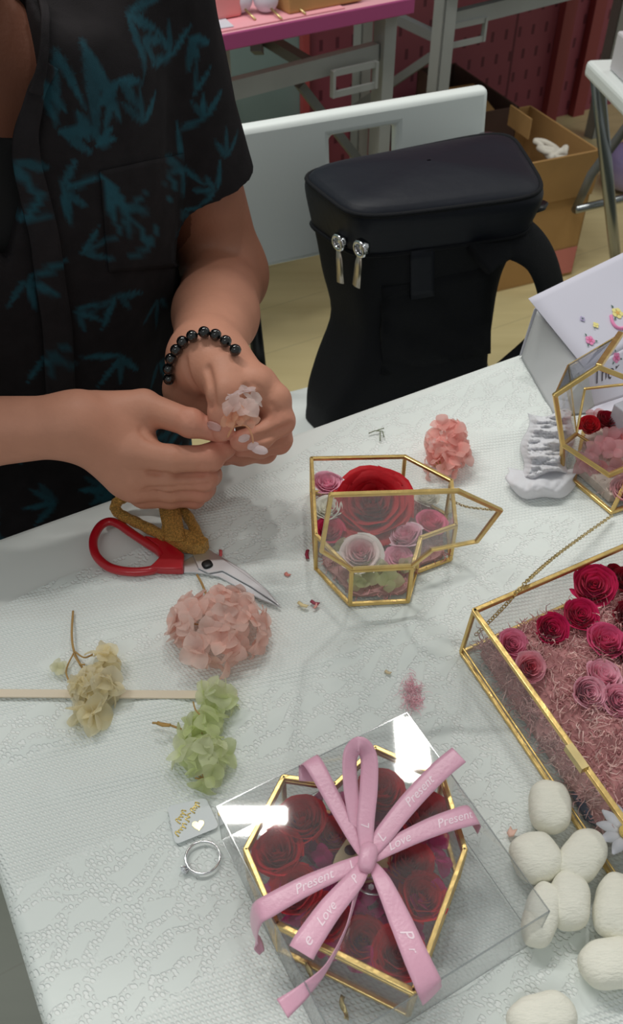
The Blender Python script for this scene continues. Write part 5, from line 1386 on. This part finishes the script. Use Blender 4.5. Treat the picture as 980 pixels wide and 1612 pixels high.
# flowers and white box in it
GT = 'flowers inside the faceted terrarium'
tag(obj('rose', rose_mb(P(925, 678, .020), .0090, .013, 81, (-.1, -.3), 5, .8, (214, 30, 44), None), M['petal'], smooth=True), 'bright red small rose inside the faceted terrarium', 'rose', GT)
tag(obj('rose', rose_mb(P(948, 670, .020), .0090, .013, 82, (.1, -.2), 5, .8, (160, 14, 40), None), M['petal'], smooth=True), 'dark crimson rose right of the bright red one in the terrarium', 'rose', GT)
tag(obj('rose', rose_mb(P(978, 778, .006), .0110, .014, 83, (0, -.4), 6, .9, (236, 178, 184), None), M['petal'], smooth=True), 'pale pink rose at the bottom of the terrarium by the right edge', 'rose', GT)
tag(obj('rose', rose_mb(P(938, 745, .006), .0080, .010, 84, (0, -.4), 5, .9, (230, 158, 158), None), M['petal'], smooth=True), 'salmon pink rose low behind the terrarium front bar', 'rose', GT)
tag(obj('rose', rose_mb(P(990, 700, .018), .0100, .012, 85, (0, -.4), 5, .9, (232, 140, 142), None), M['petal'], smooth=True), 'coral rose at the right edge inside the terrarium', 'rose', GT)
mb = MB(); r_ = random.Random(6)
for (x, y) in ((925, 735), (958, 690), (948, 700), (915, 730), (930, 712), (965, 710), (935, 660), (968, 740), (975, 690)): floret_add(mb, P(x, y, .014 if y > 720 else .024), (r_.uniform(-.4, .4), -.5, .9), .011, r_, (240, 184, 190))
tag(obj('pink_petals', mb, M['hyd'], smooth=True), 'pale pink hydrangea petals inside the faceted terrarium', 'petals')
tb_ = [P(905, 740, .006), P(960, 790, .006), P(1050, 760, .006), P(1060, 690, .006), P(990, 650, .006), P(925, 672, .006)]
hT = lambda x, y: .012
mb = mound(tb_, hT, (222, 206, 196)); moss(mb, polyregion(tb_), hT, 500, .012, 15, .0003, ((226, 190, 186), (232, 214, 200)))
tag(obj('moss_bed', mb, M['moss']), 'pale moss bed on the floor of the faceted terrarium', 'moss', kind='stuff')
b = MB(); b.cbox(P(985, 660, .030), E1 * .010, E2 * .009, UP * .014); tag(obj('white_card_box', b, M['paper_white'], mods=[('BEVEL', .001, 2)]), 'tiny white box inside the terrarium at the right edge', 'box')

# ------------------------------------------------------------------ white paper bag with floral print
A1 = P(831, 470, .072); A2 = P(922, 582, .036); A3 = P(935, 640, .006); B1 = P(1120, 330, .072); B3 = P(1180, 560, .006); 
B2 = A2 + (B1 - A1)
g0 = P(820, 563, .0032); g1 = P(872, 655, .0032); g2 = P(920, 650, .0032)
t = thing('paper_bag', 'white paper gift bag with pink and yellow floral print behind the terrarium', 'paper bag', (g0[0] + .1, g0[1], TZ + .0031))
def sheetgrid(c00, c01, c10, c11, n=14, amp=.0012, seed=0):
    G = []
    for i in range(n + 1):
        row = []
        for j in range(n + 1):
            u, v = i / n, j / n; p = (c00 * (1 - u) * (1 - v) + c01 * (1 - u) * v + c10 * u * (1 - v) + c11 * u * v)
            row.append(p + UP * float(waves(p[0], p[1], p[2], 55, seed)) * amp * math.sin(math.pi * min(1, u * 1.0)) * math.sin(math.pi * v))
        G.append(row)
    return G
b = MB(); b.grid(sheetgrid(A1, B1, A2, B2, seed=1)); b.grid(sheetgrid(A2, B2, A3, B3, seed=1)); b.grid(sheetgrid(A3, B3, g2, P(1190, 640, .0032), seed=2))
obj('front_panel', b, mat('white_print_paper', (218, 216, 230), .75, trans=.1), t, True, mods=[('SOLID', .0004, 0)])
Am = P(845, 489, .056)
b = MB(); b.grid(sheetgrid(Am, A2, g0, g1, seed=3, amp=.002)); b.grid(sheetgrid(A2, A3, g1, g2, seed=4)); 
obj('side_gusset', b, mat('greyish_paper', (212, 214, 216), .75, trans=.25), t, True, mods=[('SOLID', .0004, 0)])
b = MB(); b.grid(sheetgrid(Am + E2 * .004, B1 + E2 * .01, g0 + E2 * .003, P(1180, 440, .0032), seed=5)); obj('back_panel', b, M['paper_white'], t, True, mods=[('SOLID', .0004, 0)])
nA = nrm(np.cross(B1 - A1, A2 - A1)); nA = nA if nA[2] > 0 else -nA
nB = nrm(np.cross(B2 - A2, A3 - A2)); nB = nB if np.dot(nB, camp - A2) > 0 else -nB
def onbag(x, y, off=.0006):
    o_ = np.array([0, 0, TZ + CH]); d = nrm(P(x, y, 0) - o_)
    ca = []
    for (p0, nn) in ((A1, nA), (A2, nB)):
        tt = np.dot(p0 - o_, nn) / np.dot(d, nn); ca.append((tt, o_ + d * tt, nn))
    q = ca[0] if np.dot(ca[0][1] - A2, np.cross(nA, B1 - A1)) * np.dot(A1 - A2, np.cross(nA, B1 - A1)) >= 0 else ca[1]
    return q[1] + q[2] * (off + .0008), q[2]
def flowerprint(x, y, rpx, colp, colc, n=5, leaves_=3):
    c_, nn = onbag(x, y); k = rpx * .0006; a0 = nrm(np.cross(nn, UP)); b0 = np.cross(nn, a0)
    m1, m2, m3 = MB(), MB(), MB()
    for i in range(n):
        an = i * 2 * math.pi / n; cc = c_ + (a0 * math.cos(an) + b0 * math.sin(an)) * k * .5
        m1.prism([cc + (a0 * math.cos(q) + b0 * math.sin(q)) * k * .42 for q in np.linspace(0, 2 * math.pi, 11)[:-1]], nn * .0001)
    m2.prism([c_ + nn * .0002 + (a0 * math.cos(q) + b0 * math.sin(q)) * k * .3 for q in np.linspace(0, 2 * math.pi, 11)[:-1]], nn * .0001)
    for i in range(leaves_):
        an = .5 + i * 2 * math.pi / leaves_; d = a0 * math.cos(an) + b0 * math.sin(an); e = np.cross(nn, d)
        m3.prism([c_ + d * k * .9, c_ + d * k * 1.15 + e * k * .18, c_ + d * k * 1.5, c_ + d * k * 1.15 - e * k * .18], nn * .0001)
    f = obj('printed_flower', m1, colp, t); obj('flower_centre', m2, colc, f)
    if leaves_: obj('leaf', m3, M['leafink'], f)
M['leafink'] = mat('green_grey_ink', (92, 116, 108), .8); pinki = mat('pink_ink', (232, 142, 186), .8); pinkd = mat('deep_pink_ink', (222, 98, 148), .8); yell = mat('yellow_ink', (238, 226, 150), .8); lil = mat('lilac_ink', (176, 164, 200), .8)
flowerprint(927, 537, 9, pinki, pinkd); flowerprint(968, 563, 9, pinki, pinkd); flowerprint(970, 494, 11, yell, mat('amber_ink', (224, 176, 96), .8)); flowerprint(915, 503, 5, lil, M['leafink'], 4, 0); flowerprint(936, 513, 6, yell, yell, 4, 1)
b = MB(); pts = [onbag(x, y)[0] for x, y in ((960, 498), (962, 508), (968, 516), (978, 518), (990, 510))]; b.tube(catmull(pts, 4), .0016, 6); obj('printed_stem', b, pinki, t, True, label='pink curved stroke')
def bagtext(txt, x, y, size):
    c_, nn = onbag(x, y, .001); dx_ = nrm(onbag(x + 20, y - 9)[0] - c_); dy_ = nrm(np.cross(nn, dx_)); vs, fs = text_verts(txt, size, .3); b = MB(); b.add([c_ + dx_ * v[0] + dy_ * v[1] for v in vs], fs); obj('printed_text', b, mat('grey_ink', (86, 78, 86), .8), t)
bagtext('onnin', 975, 578, .019); bagtext('Th', 940, 592, .018)

# ------------------------------------------------------------------ crumpled tissue
def crease(x, y, seed):
    r = np.random.RandomState(seed); s_ = 0.0
    for i in range(7):
        a = r.rand() * 3.14; f = r.uniform(.018, .06); ph = r.rand(); v_ = (x * math.cos(a) + y * math.sin(a)) * f + ph; s_ += abs((v_ % 1) * 2 - 1) * (.03 / f) ** .5
    return s_ / 7
G = []
n1, n2 = 60, 60
for i in range(n1 + 1):
    row = []
    for j in range(n2 + 1):
        u, v = i / n1, j / n2           # v: top to bottom
        x = 824 + 74 * u + (v - .5) * -12 + 5 * math.sin(v * 9 + u * 4); y = 650 + 98 * v + 6 * math.sin(u * 6)
        ed_ = min(1, 6 * min(u, 1 - u, v + .1, 1.1 - v) + .1)
        z = .005 + ed_ * (.022 * crease(x * 1.0, y * 2.6, 3) + .008 * crease(x * 3, y * 5, 8)) + .004 * math.sin(math.pi * u) * math.sin(math.pi * v)
        row.append(P(x, y, z))
    G.append(row)
b = MB(); b.grid(G)
G = []
for i in range(49):
    row = []
    for j in range(33):
        u, v = i / 48, j / 32
        x = 798 + 106 * u + 3 * math.sin(v * 7); y = 736 + 8 * math.sin(u * 3) + 44 * v * (math.sin(math.pi * (0.10 + .80 * u)) ** .5 + .12 * math.sin(u * 9))
        z = .005 + .011 * math.sin(math.pi * min(1, v * .95 + .05)) * math.sin(math.pi * (.1 + .8 * u)) + .006 * crease(x * 1.5, y * 1.5, 5) * math.sin(math.pi * v)
        row.append(P(x, y, z))
    G.append(row)
b.grid(G)
tag(obj('crumpled_tissue', b, M['tissue'], smooth=True, mods=[('SOLID', .0004, 0)]), 'crumpled white tissue paper beside the faceted terrarium', 'tissue paper')

# ------------------------------------------------------------------ scissors
ZS = .0062
t = thing('scissors', 'red handled scissors with one grip wrapped in gold ribbon', 'scissors', P(320, 885, .003))
b = MB()
loop = catmull([P(x, y, z) for x, y, z in ((172, 821, .010), (157, 829, .010), (147, 850, .009), (151, 874, .008), (172, 893, .007), (205, 900, .007), (240, 897, .007), (258, 884, .007), (252, 870, .007), (232, 856, .008), (205, 838, .009), (188, 826, .010))], 6, closed=True)
b.tube(loop, .0036, 10, closed=True, flat=(1, .85))
arm = [P(x, y, .0035) for x, y in ((228, 852), (246, 856), (256, 852), (268, 862), (291, 881), (289, 905), (262, 905), (235, 903), (246, 893), (256, 882), (250, 868))]
b.prism(arm, UP * .0072); obj('handle', b, M['red_plastic'], t, True, mods=[('BEVEL', .0012, 2)], auto=45, label='bare red handle')
b = MB()
g = catmull([P(x, y, z) for x, y, z in ((262, 846, .012), (222, 826, .013), (190, 810, .014), (181, 798, .014), (192, 785, .014), (225, 778, .014), (262, 784, .014), (290, 806, .013), (308, 836, .012), (318, 862, .011))], 6)
b.tube(g, [.0042 + .0003 * math.sin(i * 1.9) for i in range(len(g))], 10)
b.prism([P(x, y, .0065) for x, y in ((256, 842), (290, 846), (312, 852), (330, 863), (322, 872), (306, 874), (278, 868), (258, 856))], UP * .0105)
hd_ = obj('handle', b, M['gold_glitter'], t, True, mods=[('BEVEL', .0018, 3)], auto=50, label='handle wrapped in gold ribbon')
G = [[P(248 + 33 * u + 12 * v, 790 + 62 * v, .020 + .003 * math.sin(u * 3) - .004 * v) for u in np.linspace(0, 1, 6)] for v in np.linspace(0, 1, 10)]
b = MB(); b.grid(G); obj('ribbon_wrap', b, M['gold_glitter'], hd_, True, mods=[('SOLID', .0005, 0)])
b = MB()
b.prism([P(x, y, .0040) for x, y in ((289, 886), (304, 876), (312, 870), (324, 868), (340, 873), (362, 886), (388, 902), (420, 930), (443, 958), (412, 946), (372, 925), (345, 910), (322, 905), (305, 903), (289, 903))], UP * .0014)
obj('blade', b, M['steel'], t, mods=[('BEVEL', .0005, 2)])
b = MB()
b.prism([P(x, y, .0056) for x, y in ((302, 872), (318, 862), (332, 868), (352, 882), (385, 905), (418, 930), (440, 955), (395, 925), (350, 900), (328, 904), (312, 896))], UP * .0013)
obj('blade', b, M['steel'], t, mods=[('BEVEL', .0005, 2)])
b = MB(); pv = P(326, 889, .0069); b.ell(pv + UP * .0006, (E1 * .0040, E2 * .0040, UP * .0012), 20, 8, .7); obj('pivot_screw', b, M['black_metal'], t, True)
# ------------------------------------------------------------------ small things
b = MB(); b.prism([P(x, y, .0037) for x, y in ((-60, 1086), (372, 1089), (374, 1096), (372, 1101), (-60, 1098))], UP * .0012); tag(obj('thin_strip', b, mat('cream_strip', (226, 212, 190), .7)), 'long thin cream strip lying under the two pale sprigs', 'strip')
# ring
c = P(319, 1350, .0045); rr_ = 27 * px_size(1348, .004); t = thing('ring', 'silver ring with a small round stone lying on the lace', 'ring', c - UP * .0012)
b = MB(); b.tube([c + np.array([rr_ * math.cos(a), rr_ * .96 * math.sin(a), 0]) for a in np.linspace(0, 2 * math.pi, 49)[:-1]], [.0009 + .0004 * max(0, math.cos(a - 3.6)) for a in np.linspace(0, 2 * math.pi, 49)[:-1]], 10, closed=True, flat=(.8, 1.3)); obj('band', b, M['silver'], t, True)
sdir = np.array([math.cos(3.75), math.sin(3.75), 0]); sc_ = c + sdir * (rr_ + .0022)
b = MB()
for a in np.linspace(0, 2 * math.pi, 7)[:-1]:
    o2 = np.cross(sdir, UP) * math.cos(a) * .0021 + UP * math.sin(a) * .0018; b.tube([c + sdir * rr_ + o2 * .4, sc_ + o2, sc_ + o2 + sdir * .0012], .00045, 5)
obj('prongs', b, M['silver'], t, True)
b = MB(); b.ell(sc_ + sdir * .0004, (np.cross(sdir, UP) * .0021, UP * .0018, sdir * .0016), 8, 5); obj('stone', b, M['gem'], t)
# sticker
t = thing('sticker', 'square translucent sticker with gold foil script and heart above the ring', 'sticker', P(302, 1293, .0036))
cr = [P(x, y, .0036) for x, y in ((263, 1270), (324, 1256), (345, 1302), (276, 1330))]
rp = []
for i in range(4):
    p0, p1, p2 = cr[i - 1], cr[i], cr[(i + 1) % 4]
    for k in range(5):
        f = k / 4; a = p1 + nrm(p0 - p1) * .003 * (1 - f) ** 2 + nrm(p2 - p1) * .003 * f ** 2; rp.append(a)
b = MB(); b.prism(rp, UP * .0004); obj('label_sheet', b, mat('frosted_label', (212, 218, 220), .35), t)
foil = mat('gold_foil', (236, 212, 130), .22, .85)
def script(x0, y0, x1, y1, amp, cyc, seed, wd=.00038):
    r = random.Random(seed); n = cyc * 8; pts = []
    for i in range(n + 1):
        f = i / n; ph = i / 8 * 2 * math.pi; x = x0 + (x1 - x0) * f + math.cos(ph) * 2.0; L_ = math.hypot(x1 - x0, y1 - y0); nx, ny = -(y1 - y0) / L_, (x1 - x0) / L_
        a = amp * math.sin(ph) * (1.6 if (i // 8) % 3 == 0 else .8); pts.append(P(x + nx * a, y0 + (y1 - y0) * f + ny * a, .0042))
    b_ = MB(); b_.tube(pts, wd, 4); return b_
for q in ((279, 1295, 291, 1277, 3.2, 4, 1), (277, 1315, 292, 1298, 2.8, 4, 2), (294, 1294, 298, 1280, 2.0, 2, 5), (302, 1278, 312, 1265, 3.2, 4, 3)): obj('foil_script', script(*q), foil, t, True)
hc = P(312, 1299, .0042); hd1 = nrm(P(314, 1312, .0036) - P(310, 1288, .0036)); hs1 = np.cross(hd1, UP); hp = []
for a in np.linspace(0, 2 * math.pi, 25)[:-1]:
    hx = 16 * math.sin(a) ** 3; hy = 13 * math.cos(a) - 5 * math.cos(2 * a) - 2 * math.cos(3 * a) - math.cos(4 * a); hp.append(hc + hs1 * hx * .00022 - hd1 * hy * .00022)
b = MB(); b.prism(hp, UP * .0002); obj('foil_heart', b, foil, t, label='gold foil heart')
# cocoons
for k, (x, y, w_, h_, ang, lab) in enumerate(((865, 1270, 64, 84, 8, 'white cocoon topmost of the group, against the large box'), (843, 1350, 76, 78, -20, 'rounder white cocoon at the upper left of the group'), (914, 1350, 62, 98, 42, 'long white cocoon slanting beside the large box wall'),
        (897, 1418, 62, 88, 12, 'white cocoon in the middle of the group'), (968, 1428, 66, 104, 25, 'white cocoon at the right edge, above the flat lying one'), (852, 1440, 54, 104, 24, 'white cocoon partly behind the clear gift box corner'),
        (966, 1516, 74, 108, 82, 'white cocoon lying sideways low at the right edge'), (852, 1604, 70, 112, 78, 'white cocoon cut off by the bottom edge'), (985, 1345, 50, 60, 0, 'white cocoon inside the near end of the large box'))):
    if k == 8: continue
    kz = px_size(y, .012); a = math.radians(90 - ang); hz = .0105
    d1 = np.array([math.cos(a), math.sin(a), 0]); d2 = np.array([-d1[1], d1[0], 0]); c = P(x, y, .0038 + hz)
    b = MB(); rs_ = random.Random(k); p1, p2 = rs_.uniform(0, 6), rs_.uniform(0, 6)
    b.ell(c, (d2 * w_ * kz / 2, UP * hz, d1 * h_ * kz / 2), 36, 28, .78, fn=lambda d: 1 + .025 * math.sin(d[0] * 420 + p1) * math.sin(d[1] * 380 + p2) + .03 * math.sin(d[0] * 160 + p2))
    tag(obj('cocoon', b, M['cocoon'], smooth=True), lab, 'cocoon', 'white silk cocoons at the lower right')
# scraps and crumbs
def scrap(x, y, x2, y2, wpx, colr, lab, z=.0042):
    a, c_ = P(x, y, z), P(x2, y2, z + .0008); w_ = wpx * px_size(y, z); d = nrm(c_ - a); s_ = np.cross(d, UP)
    m_ = (a + c_) / 2 + s_ * w_ * .35; b = MB(); b.grid([[q + s_ * w_ * (u - .5) + UP * .0006 * math.sin(u * 3.1) for u in (0, .33, .66, 1)] for q in (a, a * .5 + m_ * .5, m_, c_ * .5 + m_ * .5, c_)])
    tag(obj('petal_scrap', b, mat('scrap_%d_%d_%d' % colr, colr, .7), smooth=True, mods=[('SOLID', .0005, 0)]), lab, 'scrap', 'plant scraps on the cloth')
scrap(344, 881, 347, 866, 5, (206, 84, 88), 'red snippet beside the scissor pivot')
scrap(484, 866, 484, 880, 5, (142, 32, 58), 'dark red snippet at the left foot of the open heart box')
scrap(449, 902, 456, 906, 6, (222, 140, 130), 'tiny coral crumb right of the scissor tip')
scrap(469, 948, 484, 955, 6, (226, 208, 160), 'cream snippet in front of the open heart box')
scrap(489, 946, 502, 951, 6, (150, 66, 84), 'dark pink snippet in front of the open heart box')
scrap(494, 958, 498, 950, 4, (224, 160, 150), 'pale coral snippet between the cream and dark pink ones')
scrap(800, 1306, 811, 1311, 14, (238, 196, 180), 'peach petal flake left of the white cocoons')
scrap(606, 1056, 615, 1060, 5, (216, 198, 164), 'tiny beige flake on the cloth above the pink moss tuft')
scrap(247, 1138, 268, 1142, 6, (178, 140, 78), 'brown dry bud on the stalk of the green sprig', .012)
mb = MB(); r_ = random.Random(77)
moss(mb, lambda r: (lambda q: (q[0], q[1]))(P(648 + r.gauss(0, 6) + (r.random() - .5) * 10, 1098 + r.gauss(0, 12), 0)), lambda x, y: .005, 150, .010, 31, .00022, ((252, 212, 220), (250, 200, 212)))
tag(obj('moss_tuft', mb, M['moss']), 'wisp of pink moss at the far corner of the clear gift box', 'moss', kind='stuff')
b = MB()
for q in (((580, 682, .004), (590, 678, .005), (602, 679, .006), (604, 688, .005)), ((598, 680, .006), (598, 694, .004)), ((592, 678, .005), (604, 674, .005))): b.tube([P(*p) for p in q], .0005, 5)
tag(obj('twig', b, mat('greenish_twig', (128, 136, 112), .8), smooth=True), 'tiny green grey twig on the cloth near the black bag', 'twig')

# ------------------------------------------------------------------ sprig in the fingers
t = thing('hydrangea_sprig', 'pale pink hydrangea sprig pinched between the finger tips', 'flower', P(370, 672, .10))
mb = MB(); r_ = random.Random(21)
for (x, y, z, nx, ny, s_, cl_) in ((372, 622, .136, -.2, .4, .0085, (240, 222, 222)), (388, 616, .132, .3, .4, .0075, (240, 220, 218)), (365, 640, .138, -.5, -.2, .0085, (240, 214, 208)), (386, 642, .136, .2, -.3, .0095, (242, 220, 214)), (398, 632, .130, .7, .1, .0080, (240, 226, 222)),
        (378, 656, .132, 0, -.6, .0080, (244, 196, 168)), (362, 660, .132, -.4, -.4, .0075, (246, 190, 160)), (392, 662, .126, .4, -.6, .0070, (244, 200, 178))):
    floret_add(mb, P(x, y, z), (nx, ny, .8), s_, r_, cl_)
for (x, y, z) in ((384, 690, .108), (398, 702, .102)): mb.ell(P(x, y, z), (E1 * .0045, E2 * .0028, UP * .0028), 8, 6, col=tuple(lin((246, 232, 232))))
mb.ell(P(408, 708, .100), (nrm([1, -.4, 0]) * .0065, nrm([.4, 1, 0]) * .0035, UP * .003), 10, 6, col=tuple(lin((248, 236, 238))))
obj('petals', mb, M['hyd'], t, True)
b = MB(); b.tube(catmull([P(358, 688, .104), P(368, 668, .120), P(380, 640, .130)], 5), .0008, 6); b.tube(catmull([P(366, 672, .115), P(386, 670, .118), P(396, 684, .112), P(398, 698, .104)], 5), .0006, 6); b.tube([P(370, 666, .118), P(364, 640, .132)], .0006, 5)
obj('stem', b, mat('peach_stem', (232, 170, 130), .6), t, True)
